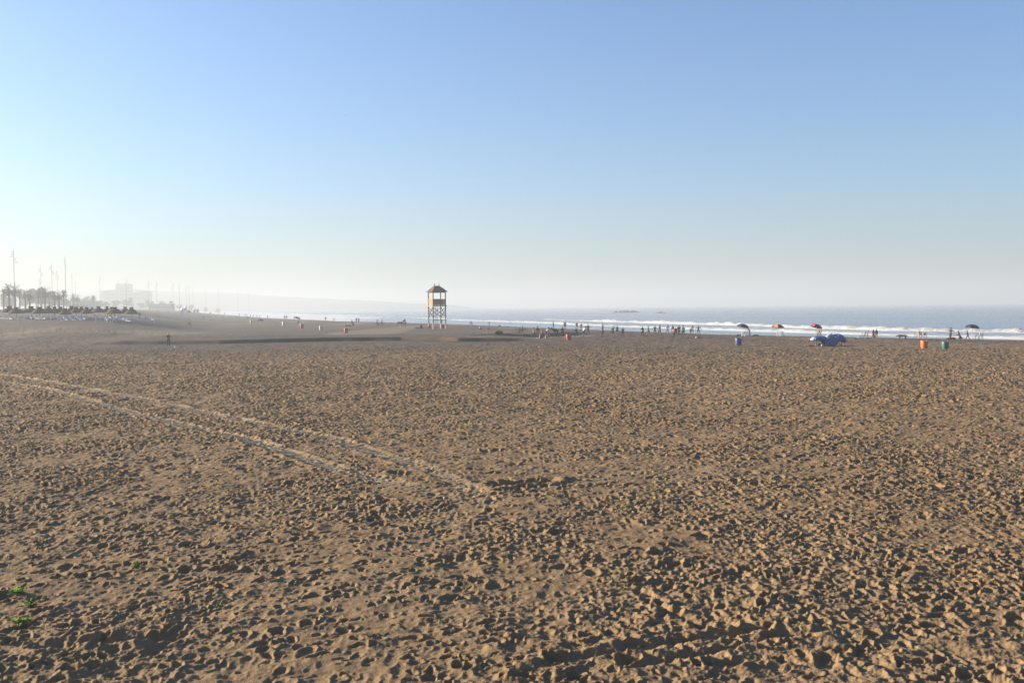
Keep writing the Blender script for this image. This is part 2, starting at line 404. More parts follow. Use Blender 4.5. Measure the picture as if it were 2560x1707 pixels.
def build_sea():
    ys = [50.0]
    while ys[-1] < 9000: ys.append(ys[-1] * (1 + (.0035 if ys[-1] < 1200 else .012)))
    ys = np.array(ys); us = np.concatenate([np.linspace(-1.6, -.4, 60)[:-1], np.linspace(-.4, .62, 420), np.linspace(.62, 3, 60)[1:]])
    Y = np.repeat(ys[:, None], len(us), 1); X = ys[:, None] * us[None, :]
    s = -shore_s(X, Y) - 16      # metres seaward of the water line
    Z = np.full(X.shape, SEA)
    amp = sst(s / 60)
    for d, h in ((70, .28), (120, .34), (205, .42), (330, .45), (480, .5), (700, .5), (950, .5)):
        w = vnoise(X, Y, .012, int(d)) * 26 + 5 * vnoise(X, Y, .05, int(d) + 3)
        Z = Z + h * np.exp(-((s - d + w) / 7) ** 2) * (vnoise(X, Y, .01, int(d) + 9) + .75) * amp * np.clip(1600 / (Y + 1), 0, 1)
    Z = Z + .10 * vnoise(X, Y, .25, 51) * amp * (Y < 800)
    dA = (Y - np.interp(X, AX, AY)) * .5; dB = (Y - np.interp(X, BX, BY)) * .5
    inA = sst((X - 4) / 12); inB = sst((X + 90) / 20)
    foam = np.maximum(.62 * np.exp(-((s - 3) / 5) ** 2), .22 * (1 - sst((s - 60) / 60)))
    foam = np.maximum(foam, inA * (.52 * np.exp(-((dA - 1) / 4.5) ** 2) + .33 * np.exp(-((dA + 12) / 11) ** 2)))
    foam = np.maximum(foam, inB * (.60 * np.exp(-((dB - .5) / 4) ** 2) + .25 * np.exp(-((dB + 9) / 8) ** 2)))
    lf = sst((-X - 45) / 60)  # white surf on the left, painted whiter for glare and mist over it
    foam = np.maximum(foam, lf * .80 * sst((s + 2) / 6) * (1 - sst((s - 70) / 90)) * (.85 + .6 * vnoise(X, Y, .03, 61)))
    o = grid_mesh('sea', X, Y, Z, sea_material(), dict(foam=foam))
    tag(o, 'calm pale blue sea with low swell', 'sea', kind='structure')
build_sea()
foam_m = mat('sea_foam', (.28, .29, .30), .9, .06, 1.2, bump=.6, spec=.2)
def breaker(PX, PY, x0, x1, h, w, seed, label):
    xs = np.linspace(x0, x1, 520); ys = np.interp(xs, PX, PY)
    ys = np.convolve(np.pad(ys, 12, 'edge'), np.ones(25) / 25, 'valid')
    tx = np.gradient(xs); ty = np.gradient(ys); l = np.hypot(tx, ty); nx, ny = -ty / l, tx / l   # normal, seaward or not
    sgn = np.where(ny < 0, -1, 1); nx *= sgn; ny *= sgn
    prof = np.array([(-1.0, -.25), (-.8, .25), (-.5, .72), (-.15, .98), (.15, 1.0), (.45, .72), (.8, .35), (1.3, -.25)])
    ends = sst((xs - x0) / (x1 - x0) * 7) 
    al = np.cumsum(l)
    Xs = []; Ys = []; Zs = []
    wob = 3.0 * vnoise(al, al * 0, .03, seed) + 1.4 * vnoise(al, al * 0, .11, seed + 1)
    hh = h * ends * (.62 + .55 * vnoise(al, al * 0, .05, seed + 2) + .55 * vnoise(al, al * 0, .33, seed + 3) + .4)
    for k, (a, z) in enumerate(prof):
        j = .35 * vnoise(al, al * 0 + k * 7.3, .9, seed + 5)
        o = (a + j) * w + wob
        Xs.append(xs + nx * o); Ys.append(ys + ny * o)
        zz = z + (.35 * vnoise(al, al * 0 + k * 3.1, 1.3, seed + 8) if z > 0 else 0)
        Zs.append(SEA + np.where(z > 0, zz * hh, z * .6))
    X, Y, Z = np.array(Xs), np.array(Ys), np.array(Zs)
    o = grid_mesh('breaking_wave', X, Y, Z, foam_m, smooth=False)
    tag(o, label, 'wave', kind='structure')
breaker(AX, AY, 12, 250, .82, 1.5, 101, 'outer line of white tumbling surf')
breaker(BX, BY, -80, 230, .5, 1.2, 202, 'inner line of white surf close to the sand')
# ------------------------------------------------------------------ far land
def ridge(name, label, pts, Y, depth, m, jit, seed, kind='structure'):
    px = np.arange(pts[0][0], pts[-1][0], 3.0); py = np.interp(px, [p[0] for p in pts], [p[1] for p in pts])
    py = py - jit * (vnoise(px, px * 0, .09, seed) + .6 * vnoise(px, px * 0, .4, seed + 1))
    top = [at_y(a, b, Y) for a, b in zip(px, py)]
    X = []; YY = []; Z = []
    for k, (dy, f) in enumerate(((-depth, 0), (-depth * .6, .45), (-depth * .25, .85), (0, 1.0), (depth * .5, .8), (depth, 0))):
        X.append([p.x * (Y + dy) / Y for p in top]); YY.append([Y + dy] * len(top))
        Z.append([-3 + (p.z + 3) * f + (depth * .012 * float(vnoise(np.array([p.x]), np.array([k * 9.]), .004, seed + 5)[0]) if 0 < f < 1 else 0) for p in top])
    o = grid_mesh(name, np.array(X), np.array(YY), np.array(Z), m); return tag(o, label, name, kind=kind)
hill_m = mat('hill_scrub', (.07, .085, .06), .95, .3, .01)
ridge('hills', 'low hazy headland sloping down into the sea', [(-400, 731), (0, 730), (160, 729.5), (380, 727), (440, 728.5), (480, 730), (560, 731), (600, 734), (640, 736), (700, 741), (760, 744), (820, 747), (900, 751), (1000, 756), (1100, 761), (1180, 767)], 3300, 500, hill_m, 1.6, 3)

leaf_m = mat('tree_leaves', (.055, .085, .035), .8, .3, .6)
bark_m = mat('bark', (.10, .075, .05), .9, .25, 4, bump=.4)
def leaf_quads(mb, c, r, n, size, rs):
    for _ in range(n):
        d = Vector((rs.gauss(0, 1), rs.gauss(0, 1), rs.gauss(0, 1))).normalized() * (rs.random() ** .4)
        p = Vector((c[0] + d.x * r[0], c[1] + d.y * r[1], c[2] + d.z * r[2])); s = size * rs.uniform(.6, 1.4)
        a = Vector((rs.gauss(0, 1), rs.gauss(0, 1), rs.gauss(0, 1))).normalized(); b = a.orthogonal().normalized()
        mb.add([p - a * s - b * s * .3, p + a * s * .2 - b * s * .6, p + a * s + b * s * .2, p - a * s * .1 + b * s * .6], [(0, 1, 2, 3)])
def make_broadleaf(seed):
    rs = random.Random(seed); root = empty('broadleaf_tree', (0, 0, 0)); t = MB()
    t.tube([(0, 0, -.3), (.1, 0, 1.2), (.2, .1, 2.6)], [.28, .2, .14])
    for k in range(5):
        a = k * 1.3; t.tube([(.1, 0, 1.6 + .15 * k), (math.cos(a) * 1.0, math.sin(a) * 1.0, 3.0), (math.cos(a) * 1.7, math.sin(a) * 1.7, 4.0)], [.12, .07, .03], 6)
    t.build('trunk', bark_m, root); c = MB()
    for k in range(11): leaf_quads(c, (rs.uniform(-2, 2), rs.uniform(-2, 2), rs.uniform(2.6, 5.4)), (1.3, 1.3, 1.0), 130, .28, rs)
    c.build('crown', leaf_m, root, smooth=False); return root
trees = [make_broadleaf(1), make_broadleaf(2)]
tspots = [(20, 600, 1.5), (62, 640, 1.4), (92, 560, 1.7), (112, 580, 1.9), (128, 640, 1.5), (160, 680, 1.2), (176, 760, 1.5), (200, 800, 1.4), (225, 820, 1.5), (262, 860, 1.4), (290, 900, 1.3), (318, 950, 1.5), (352, 980, 1.2), (376, 1020, 1.5), (406, 1080, 1.3), (448, 1150, 1.3), (478, 1200, 1.4), (515, 1300, 1.1), (545, 1350, 1.3)]
def ordw(i, n):
    w = ['first', 'second', 'third', 'fourth', 'fifth', 'sixth', 'seventh', 'eighth', 'ninth', 'tenth', 'eleventh', 'twelfth', 'thirteenth', 'fourteenth', 'fifteenth', 'sixteenth', 'seventeenth', 'eighteenth', 'nineteenth', 'twentieth', 'twenty-first', 'twenty-second', 'twenty-third', 'twenty-fourth']
    return w[i]
for i, (px, Y, sc) in enumerate(tspots):
    Y *= 1.4; sc *= 1.33
    p = at_y(px, 775, Y); o = trees[i % 2] if i < 2 else copy_tree(trees[i % 2])
    o.location = (p.x, Y, gz(p.x, Y) - .3); o.rotation_euler.z = i * 1.7; o.scale = (sc * 1.15, sc * 1.15, sc * (1.0 + .15 * (i % 3)))
    tag(o, f"hazy rounded green tree along the promenade, {ordw(i, 0)} bush from the left edge", 'tree', 'bushy trees in the haze behind the promenade')

palm_m = mat('palm_frond', (.06, .085, .035), .7, .3, 1.0); palm_t = mat('palm_bark', (.13, .10, .07), .95, .3, 3, bump=.5)
def make_palm(seed, H):
    rs = random.Random(seed); root = empty('palm_tree', (0, 0, 0)); t = MB()
    t.tube([(0, 0, -.5), (.06, 0, H * .3), (.12, .05, H * .7), (.1, .1, H)], [.42, .34, .33, .42], 10)
    for k in range(9): t.lathe([(.36, H * .1 * k + .3), (.42, H * .1 * k + .42), (.35, H * .1 * k + .5)], 10, (.1, .05, 0), caps=False)
    t.build('trunk', palm_t, root); c = MB()
    for k in range(46):
        az = rs.uniform(0, 6.28); el = R(rs.uniform(-45, 82)); L_ = rs.uniform(2.6, 3.5)
        pts = []; p = Vector((.1, .1, H)); d = Vector((math.cos(az) * math.cos(el), math.sin(az) * math.cos(el), math.sin(el)))
        for j in range(8):
            pts.append(p.copy()); p = p + d * L_ / 7; d = (d + Vector((0, 0, -.17 * (.4 + math.cos(el))))).normalized()
        c.tube(pts, [.05 - .005 * j for j in range(8)], 4)
        for j in range(1, 8):
            q = pts[j]; dd = (pts[j] - pts[j - 1]).normalized(); sd = dd.cross(Vector((0, 0, 1)))
            sd = sd.normalized() if sd.length > .01 else Vector((1, 0, 0))
            for s_ in (-1, 1):
                for h in (0, .5):
                    l = .62 * math.sin(math.pi * (j + h + .6) / 9.2) + .14; qq = q - dd * h * L_ / 7
                    tip = qq + sd * s_ * l * .8 + dd * l * .6 + Vector((0, 0, -.22 * l)); c.add([qq - dd * .05, qq + dd * .07, tip], [(0, 1, 2)])
    c.build('crown', palm_m, root, smooth=False); return root
palms = [make_palm(5, 10.5), make_palm(6, 9.0), make_palm(7, 8.2)]
pspots = [(8, 721, 470), (22, 712, 455), (37, 713, 520), (48, 722, 560), (63, 725, 500), (74, 727, 505), (94, 726, 560), (103, 722, 540), (112, 719, 530), (122, 727, 600), (136, 727, 520), (147, 728, 530), (158, 724, 520), (184, 733, 760), (194, 736, 800), (232, 736, 860)]
pw = ['at the left edge, crown cut by the frame', 'tallest and darkest at the far left, beside the tallest mast', 'behind the tallest mast', 'low and pale to the right of the tallest mast', 'left trunk of the close pair', 'right trunk of the close pair',
      'at the left of the dense clump', 'second in the dense clump', 'highest crown of the dense clump', 'small one at the right of the dense clump', 'left of the last dark trio', 'middle of the last dark trio', 'wide crown closing the row, under a mast', 'tiny, beyond the end of the row', 'second tiny one beyond the row', 'faintest, in front of the far building']
for i, (px, py, Y) in enumerate(pspots):
    top = at_y(px, py + 6, Y); b = gz(top.x, Y); k = i % 3; Hh = (10.5, 9.0, 8.2)[k]
    o = palms[k] if i < 3 else copy_tree(palms[k])
    sc = max(.5, (top.z - b) / (Hh + 1.2)); w = {0: 1.15, 1: 1.35, 2: 1.3}[k]
    o.location = (top.x, Y, b - .2); o.rotation_euler.z = i * 2.1; o.scale = (sc * w, sc * w, sc)
    tag(o, 'palm tree ' + pw[i], 'palm tree', 'palm trees along the promenade')

# lamp masts
pole_m = mat('mast_grey', (.10, .11, .12), .5, .1, 3); lampm = mat('lamp_housing', (.08, .085, .09), .4, .1, 3)
def make_mast():
    root = empty('lamp_mast', (0, 0, 0)); t = MB(); t.lathe([(.35, -.3), (.35, .3), (.2, .32)], 10); t.tube([(0, 0, 0), (0, 0, 12), (0, 0, 25.5)], [.12, .09, .05], 8); t.build('pole', pole_m, root)
    for k in range(8):
        z = 24.0 - k * .62; s_ = -1 if k < 4 else 1; x = s_ * (.35 + .12 * (k % 4)); y = .25 * math.sin(k)
        l = MB(); l.tube([(0, 0, z - .15), (x * .6, y, z), (x, y, z)], .035, 5); l.box((x * 1.35, y, z), (.5, .25, .13)); l.build('lamp', lampm, root)
    return root
mast0 = make_mast()
msp = [(34.5, 621), (97.5, 691), (101, 665), (122, 705), (128.5, 658), (141.5, 674), (162.5, 640), (178.5, 682), (188.5, 703), (250, 688), (315.5, 695), (372, 699), (391.5, 702), (432.5, 705), (448, 707), (465, 712), (473, 714), (482, 717), (514, 723), (546, 722), (594, 727), (621, 730)]
mlab = {0: 'tallest lamp mast, at the far left above the palm trees', 6: 'second tallest lamp mast, above the last palm of the row', 4: 'lamp mast above the gap left of the last palm trio', 10: 'faint lamp mast rising behind the far block building'}
for i, (px, py) in enumerate(msp):
    hor = 766.4 + (1280 - px) * .0084; Y = 21.6 * FPX / (hor - py)
    p = at_y(px + (3 if i < 8 else 1), hor, Y); o = mast0 if i == 0 else copy_tree(mast0)
    b = gz(p.x, Y); o.location = (p.x, Y, b); o.scale.z = (CAM_H + 21.6 - b) / 25.5; o.rotation_euler.z = i * .3
    tag(o, mlab.get(i, f"thin grey lamp mast in the haze, {ordw(i, 0)} mast from the left"), 'lamp mast', 'tall lamp masts along the promenade')

# far buildings
wall_p = mat('pale_render', (.30, .29, .27), .8, .1, .3); win_m = mat('dark_glass', (.03, .035, .04), .2, .1, 1, spec=.6); roof_c = mat('concrete', (.22, .21, .20), .9, .15, .5)
Y = 2000.0
c0 = at_y(318, 776, Y); zb = gz(c0.x, Y)
b_ = empty('block_building', (c0.x, Y, zb)); px2m = Y / FPX
b_.scale.z = Y / 1450 * .96
MB().box((0, 0, 13.5), (118 * px2m * .92, 40, 27)).build('wall', wall_p, b_)
m_ = MB(); 
for s_ in (-1, 1):
    m_.add([(0, y, z) for y in (-24, 24) for z in (29.5, 31.2)] + [(s_ * 62 * px2m, y, z) for y in (-24, 24) for z in (27.2, 28.0)], [(0, 1, 5, 4), (2, 6, 7, 3), (1, 3, 7, 5), (0, 4, 6, 2), (4, 5, 7, 6)])
m_.build('roof', roof_c, b_, smooth=False)
t_ = MB(); t_.box((-6 * px2m, 0, 33), (32 * px2m, 22, 12)); tw = t_.build('roof_block', wall_p, b_); v_ = MB(); v_.tube([(-22 * px2m, 0, 38), (-22 * px2m, 0, 42.5)], .9, 6); v_.build('chimney', roof_c, tw)
for fl in range(5):
    for k in range(13): MB().box((-30 + k * 5.0, -20.05, 4 + fl * 4.6), (2.8, .3, 1.8)).build('window', win_m, b_)
tag(b_, 'large hazy block building with a boxy tower on its low pitched roof', 'building')
for (px, Y, w, h, lab) in ((405, 1180, 26, 7, 'long low hazy building right of the big block'), (214, 980, 22, 8, 'long low hazy building behind the trees left of the big block')):
    p = at_y(px, 776, Y); z = gz(p.x, Y); r_ = empty('low_building', (p.x, Y, z)); MB().box((0, 0, h / 2), (w, 14, h)).build('wall', wall_p, r_); MB().box((0, 0, h + .3), (w + 1.2, 15.2, .6)).build('roof', roof_c, r_)
    [MB().box((-w / 2 + 1.6 + k * 2.8, -7.05, h * .55), (1.5, .2, 1.6)).build('window', win_m, r_) for k in range(int(w / 2.9))]; tag(r_, lab, 'building')
hut_w = mat('white_paint', (.62, .62, .60), .6, .06, 2)
def make_hut():
    r_ = empty('beach_cabin', (0, 0, 0)); MB().box((0, 0, 1.1), (1.9, 1.9, 2.2)).build('wall', hut_w, r_)
    MB().lathe([(1.55, 2.2), (.9, 2.7), (.03, 3.7)], 4).build('roof', hut_w, r_, smooth=False); MB().box((0, -.97, .95), (.8, .06, 1.8)).build('door', win_m, r_); return r_
h0 = make_hut()
for i, (px, Y, lab) in enumerate(((464, 760, 'white cabin with pointed roof standing highest among the hazy trees'), (486, 900, 'left of two white cabins side by side in the haze'), (494, 900, 'right of two white cabins side by side in the haze'), (456, 640, 'white cabin low beside the distant lookout tower'), (526, 980, 'tiny lone white cabin near the misty shore'))):
    p = at_y(px, 776, Y); o = h0 if i == 0 else copy_tree(h0); o.location = (p.x, Y, gz(p.x, Y) + (1.2 if i == 0 else 0)); o.scale = (1, 1, 1.2); tag(o, lab, 'cabin', 'white cabins far along the shore')
o.scale = (.8, .8, .8)

# rocks out at sea
rock_m = mat('wet_rock', (.07, .065, .06), .7, .3, .8, bump=.6)
def rock(px0, px1, py, yt, seed, lab):
    p = at((px0 + px1) / 2, py, SEA); sc = p.y / FPX; L_ = (px1 - px0) * sc; h = (py - yt) * sc; rs = random.Random(seed); m = MB()
    n = max(3, int(L_ / 1.6))
    for k in range(n):
        t = (k + .5) / n - .5; hh = h * rs.uniform(.35, 1) * (1 - 1.5 * t * t); m.ell((t * L_, rs.uniform(-1.5, 1.5), 0), (L_ / n * rs.uniform(.7, 1.3), 2.2, hh), 8, 6)
    for i, v in enumerate(m.v): m.v[i] = (v[0] + rs.uniform(-.2, .2), v[1] + rs.uniform(-.2, .2), v[2] * rs.uniform(.8, 1.1))
    o = m.build('rock', rock_m, smooth=False); o.location = (p.x, p.y, SEA - .05); tag(o, lab, 'rock', 'rocks off the beach')
rock(1528, 1600, 781.5, 775, 4, 'long low dark rock reef breaking the calm sea')
rock(1643, 1664, 783, 778.3, 5, 'short dark rock to the right of the long reef')
rock(1634, 1640, 782.5, 781, 6, 'small flat rock just left of the short rock'); rock(1665, 1673, 783.2, 781.5, 7, 'tiny flat rock at the right end of the reef')

# ------------------------------------------------------------------ lookout towers
wood_d = mat('dark_wood', (.075, .042, .025), .75, .25, 5, bump=.3); wood_l = mat('varnished_boards', (.30, .16, .065), .7, .2, 6, bump=.3)
wood_w = mat('pale_wood_foot', (.40, .30, .22), .8, .15, 6); roof_w = mat('brown_shingle', (.12, .055, .04), .85, .3, 6, bump=.6)
def beam(mb, a, b, w):
    a = Vector(a); b = Vector(b); d = (b - a).normalized(); up = Vector((0, 0, 1)) if abs(d.z) < .9 else Vector((1, 0, 0)); s_ = d.cross(up).normalized() * w / 2; u = s_.cross(d).normalized() * w / 2
    mb.add([a - s_ - u, a + s_ - u, a + s_ + u, a - s_ + u, b - s_ - u, b + s_ - u, b + s_ + u, b - s_ + u], [(3, 2, 1, 0), (4, 5, 6, 7), (0, 1, 5, 4), (1, 2, 6, 5), (2, 3, 7, 6), (3, 0, 4, 7)])
def make_tower():
    r_ = empty('lookout_tower', (0, 0, 0)); a = 1.5; cs = [(-a, -a), (a, -a), (a, a), (-a, a)]
    for x, y in cs:
        m = MB(); beam(m, (x, y, 1.2), (x, y, 8.35), .20); lg = m.build('post', wood_d, r_, smooth=False)
        m = MB(); beam(m, (x, y, -.5), (x, y, 1.2), .26); m.build('footing', wood_w, lg, smooth=False)
    for i in range(4):
        (x0, y0), (x1, y1) = cs[i], cs[(i + 1) % 4]; nx, ny = (y1 - y0) / (2 * a), -(x1 - x0) / (2 * a)
        def P(x, y, z, o): return (x + nx * o, y + ny * o, z)
        m = MB(); beam(m, P(x0, y0, 2.8, .13), P(x1, y1, 4.9, .13), .12); beam(m, P(x1, y1, 2.8, .17), P(x0, y0, 4.9, .17), .12); m.build('cross_brace', wood_d, r_, smooth=False)
        m = MB(); beam(m, (x0, y0, 2.06), (x1, y1, 2.06), .13); m.build('cross_beam', wood_d, r_, smooth=False)
        pn = MB(); L_ = 2 * a - .24
        for k in range(6):
            z = 5.52 + k * .205; pn.add([P(x0 + (x1 - x0) * f, y0 + (y1 - y0) * f, zz, o) for f in (.04, .96) for zz in (z, z + .19) for o in (-.02, .02 + .006 * (k % 2))], [(0, 1, 3, 2), (4, 6, 7, 5), (0, 4, 5, 1), (2, 3, 7, 6), (0, 2, 6, 4), (1, 5, 7, 3)])
        pn.build('railing_panel', wood_l, r_, smooth=False)
        m = MB(); beam(m, P(x0, y0, 6.82, .03), P(x1, y1, 6.82, .03), .12); m.build('handrail', wood_l, r_, smooth=False)
        m = MB(); beam(m, P(x0, y0, 8.38, 0), P(x1, y1, 8.38, 0), .15); m.build('roof_beam', wood_d, r_, smooth=False)
    MB().box((0, 0, 5.34), (3.5, 3.5, .26)).build('platform', wood_l, r_, smooth=False)
    rl = .58; e1, e2, e3 = 1.95, 1.35, 0
    def ring(e, rx, z): return [(-e - rx, -e, z), (e + rx, -e, z), (e + rx, e, z), (-e - rx, e, z)]
    m = MB(); lv = [ring(1.92, 0, 8.46), ring(1.92, 0, 8.56), ring(1.45, .0, 8.98), ring(1.30, 0, 9.16), [(-rl, -.05, 9.92), (rl, -.05, 9.92), (rl, .05, 9.92), (-rl, .05, 9.92)]]
    vs = [p for l in lv for p in l]; fs = [(3, 2, 1, 0), (16, 17, 18, 19)]
    for q in range(4):
        for i in range(4): j = (i + 1) % 4; fs.append((q * 4 + i, q * 4 + j, q * 4 + 4 + j, q * 4 + 4 + i))
    m.add(vs, fs); rf = m.build('roof', roof_w, r_, smooth=False)
    for s_ in (-1, 1): f = MB(); f.lathe([(.07, 9.9), (.05, 10.1), (.11, 10.22), (.11, 10.3), (.02, 10.42)], 8, (s_ * rl, 0, 0)); f.build('finial', wood_d, rf)
    m = MB()
    for s_ in (-.22, .22): beam(m, (.5 + s_, 1.75, -.3), (.5 + s_, 1.62, 5.4), .07)
    for k in range(14): beam(m, (.28, 1.745 - k * .009, .2 + k * .36), (.72, 1.745 - k * .009, .2 + k * .36), .05)
    m.build('ladder', wood_d, r_, smooth=False)
    return r_
tw0 = make_tower(); p = at(1093, 822.5)
tw0.location = (p.x, p.y, p.z); tw0.rotation_euler.z = R(25.4)
tag(tw0, 'tall wooden lookout tower with brown hipped roof standing alone on the beach', 'lookout tower', 'lookout towers on the beach')
tw1 = copy_tree(tw0); p = at_y(428, 776, 1020); tw1.location = (p.x, 1020, gz(p.x, 1020)); tag(tw1, 'small hazy lookout tower far off near the trees', 'lookout tower', 'lookout towers on the beach')
bagm = mat('red_brown_cloth', (.16, .05, .035), .9, .2, 6)
m = MB(); m.ell((0, 0, 1.65), (.17, .15, .42), 10, 8); m.tube([(0, 0, 2.0), (0, .12, 2.2)], .02, 5); o = m.build('hanging_bag', bagm); q = Matrix.Rotation(R(25.4), 4, 'Z') @ Vector((1.62, 1.38, 0)); o.location = tw0.location + q; tag(o, 'dark red brown bag hanging on a leg of the near tower', 'bag')

# ------------------------------------------------------------------ people
def skin_mesh(name, verts, radii, edges, sub=1, root=0):
    me = bpy.data.meshes.new('sk'); me.from_pydata([tuple(v) for v in verts], edges, []); o = bpy.data.objects.new('sk', me); COL.objects.link(o)
    md = o.modifiers.new('s', 'SKIN'); sk = me.skin_vertices[0].data
    for i, r in enumerate(radii): sk[i].radius = r if hasattr(r, '__len__') else (r, r)
    sk[root].use_root = True
    sb = o.modifiers.new('u', 'SUBSURF'); sb.levels = sub; sb.render_levels = sub
    dg = bpy.context.evaluated_depsgraph_get(); out = bpy.data.meshes.new_from_object(o.evaluated_get(dg)); bpy.data.objects.remove(o); bpy.data.meshes.remove(me); out.name = name
    return out
def add_mesh(mb, me): mb.add([v.co.copy() for v in me.vertices], [tuple(p.vertices) for p in me.polygons])
POSES = dict(  # lean, legs ((hip pitch, knee bend, spread) left, right), arms ((pitch, out, elbow) left, right), head pitch
    stand=(0, ((2, 2, 5), (-2, 2, 5)), ((4, 9, 12), (2, 9, 10)), 5), stand2=(2, ((8, 4, 7), (-4, 3, 4)), ((25, 10, 75), (20, 10, 80)), 15),
    walk=(4, ((24, 8, 2), (-20, 22, 2)), ((-22, 8, 12), (24, 8, 22)), 3), walk2=(6, ((-16, 12, 2), (20, 6, 2)), ((28, 8, 25), (-20, 8, 10)), 6),
    run=(14, ((50, 60, 2), (-28, 55, 2)), ((-40, 14, 80), (45, 14, 85)), 0), armsout=(0, ((4, 3, 10), (-3, 3, 10)), ((0, 52, 4), (0, 50, 4)), 10),
    raised=(-3, ((3, 3, 7), (-3, 3, 7)), ((8, 12, 15), (150, 22, 6)), -5), reach=(24, ((10, 12, 6), (-12, 8, 6)), ((85, 10, 10), (78, 10, 12)), 10),
    bend=(68, ((-6, 4, 10), (-8, 6, 10)), ((70, 6, 10), (66, 6, 14)), 10), kick=(-4, ((40, 18, 3), (-10, 10, 4)), ((-30, 30, 20), (40, 30, 30)), 15),
    hold=(3, ((3, 3, 5), (-2, 3, 5)), ((48, 8, 62), (46, 8, 66)), 14), hips=(0, ((4, 2, 9), (-2, 2, 9)), ((-18, 34, 78), (-18, 34, 78)), 0),
    sit=(8, ((112, 118, 10), (106, 112, 12)), ((45, 12, 30), (40, 14, 34)), 0), kneel=(12, ((30, 128, 8), (22, 120, 8)), ((38, 10, 30), (20, 14, 20)), 12),
    ride=(16, ((66, 70, 6), (34, 40, 6)), ((58, 8, 22), (58, 8, 22)), 0), mount=(2, ((42, 48, 24), (42, 48, 24)), ((32, 10, 45), (32, 10, 45)), 4),
    seat=(-6, ((84, 84, 6), (84, 84, 8)), ((20, 12, 60), (20, 12, 60)), 4), crouch=(30, ((96, 132, 12), (84, 128, 14)), ((50, 8, 30), (44, 8, 30)), 0))
_bc = {}
def rx(v, a):
    c, s_ = math.cos(a), math.sin(a); return Vector((v.x, v.y * c + v.z * s_, -v.y * s_ + v.z * c))     # pitches upright vector forward by a
def body_meshes(pose):
    if pose in _bc: return _bc[pose]
    lean, legs, arms, hp = POSES[pose]; lean = R(lean)
    P = Vector((0, 0, 0)); up = rx(Vector((0, 0, 1)), lean)
    wa = P + up * .20; ch = P + up * .42; nb = P + up * .53; hd_up = rx(Vector((0, 0, 1)), lean * .75 + R(hp)); nk = nb + hd_up * .06; hc = nk + hd_up * .155
    J = {}
    for s_, k, ((hpz, kb, sp), (ap, ao, eb)) in ((-1, 'l', (legs[0], arms[0])), (1, 'r', (legs[1], arms[1]))):
        hip = P + Vector((s_ * .095, 0, -.06)); th = R(hpz); d = Vector((s_ * math.sin(R(sp)), math.sin(th), -math.cos(th))).normalized(); kn = hip + d * .43
        th2 = th - R(kb); d2 = Vector((s_ * math.sin(R(sp)) * .4, math.sin(th2), -math.cos(th2))).normalized(); an = kn + d2 * .42
        fd = Vector((0, math.cos(th2 * .35), math.sin(th2 * .35))); toe = an + fd * .17 + Vector((0, 0, -.045))
        if pose in ('sit', 'seat', 'crouch'): toe = an + Vector((0, .17, -.04))
        sh = ch + Vector((s_ * .175, 0, 0)) + up * .05; a = R(ap); d3 = Vector((s_ * math.sin(R(ao)), math.sin(a) * math.cos(R(ao)), -math.cos(a) * math.cos(R(ao)))).normalized(); el = sh + d3 * .29
        a2 = a + R(eb); d4 = Vector((s_ * math.sin(R(ao)) * .6, math.sin(a2), -math.cos(a2))).normalized()
        if pose == 'hips': d4 = Vector((-s_ * .75, .35, -.45)).normalized()
        wr = el + d4 * .25; J[k] = (hip, kn, an, toe, sh, el, wr, d4)
    V = [P, wa, ch, nb, nk, hc - hd_up * .05]; Rr = [.125, .115, .135, .075, .052, .06]; E = [(0, 1), (1, 2), (2, 3), (3, 4), (4, 5)]
    for k in 'lr':
        hip, kn, an, toe, sh, el, wr, d4 = J[k]; b = len(V)
        V += [hip, (hip + kn) / 2, kn, (kn * .65 + an * .35), an, toe, sh, (sh + el) / 2, el, wr]; Rr += [.088, .078, .055, .055, .036, .034, .062, .047, .038, .027]
        E += [(0, b), (b, b + 1), (b + 1, b + 2), (b + 2, b + 3), (b + 3, b + 4), (b + 4, b + 5), (2, b + 6), (b + 6, b + 7), (b + 7, b + 8), (b + 8, b + 9)]
    low = min(min(v.z - r * .8 for v, r in zip(V, Rr)), 9)
    off = Vector((0, 0, -low)) if pose not in ('ride', 'mount') else Vector((0, 0, 0))
    body = MB(); add_mesh(body, skin_mesh('b', [v + off for v in V], Rr, E))
    q = Vector((0, 0, 1)).rotation_difference(hd_up).to_matrix(); h = hc + off
    body.ell(h + hd_up * .015, (.073, .092, .112), 12, 9, q); body.ell(h + q @ Vector((0, .018, -.06)), (.052, .062, .052), 10, 6, q)      # skull, jaw
    body.ell(h + q @ Vector((0, .10, -.015)), (.014, .022, .024), 6, 5, q)                                                                  # nose
    for s_ in (-1, 1): body.ell(h + q @ Vector((s_ * .075, 0, -.01)), (.010, .018, .030), 6, 5, q); body.ell(h + q @ Vector((s_ * .030, .083, .02)), (.013, .008, .008), 6, 4, q)
    body.ell(h + q @ Vector((0, .083, -.058)), (.024, .010, .007), 6, 4, q)
    for k, s_ in (('l', -1), ('r', 1)):
        wr, d4 = J[k][6] + off, J[k][7]; sd = d4.cross(Vector((0, 1, 0))); sd = sd.normalized() if sd.length > .1 else Vector((1, 0, 0)); nn = sd.cross(d4).normalized()
        M3 = Matrix((sd, nn, d4)).transposed(); body.ell(wr + d4 * .05, (.038, .016, .052), 8, 6, M3)
        for f in range(4):
            o = (f - 1.5) * .019; l = (.062, .074, .068, .052)[f]; a = wr + d4 * .088 + sd * o; body.tube([a - d4 * .02, a + d4 * l * .5 + nn * .006, a + d4 * l + nn * .022], [.009, .0085, .006], 5)
        a = wr + d4 * .03 - sd * s_ * -.034; t1 = (sd * s_ + d4 * .9 + nn * .4).normalized(); body.tube([a, a + t1 * .035, a + t1 * .035 + d4 * .028], [.011, .010, .007], 5)
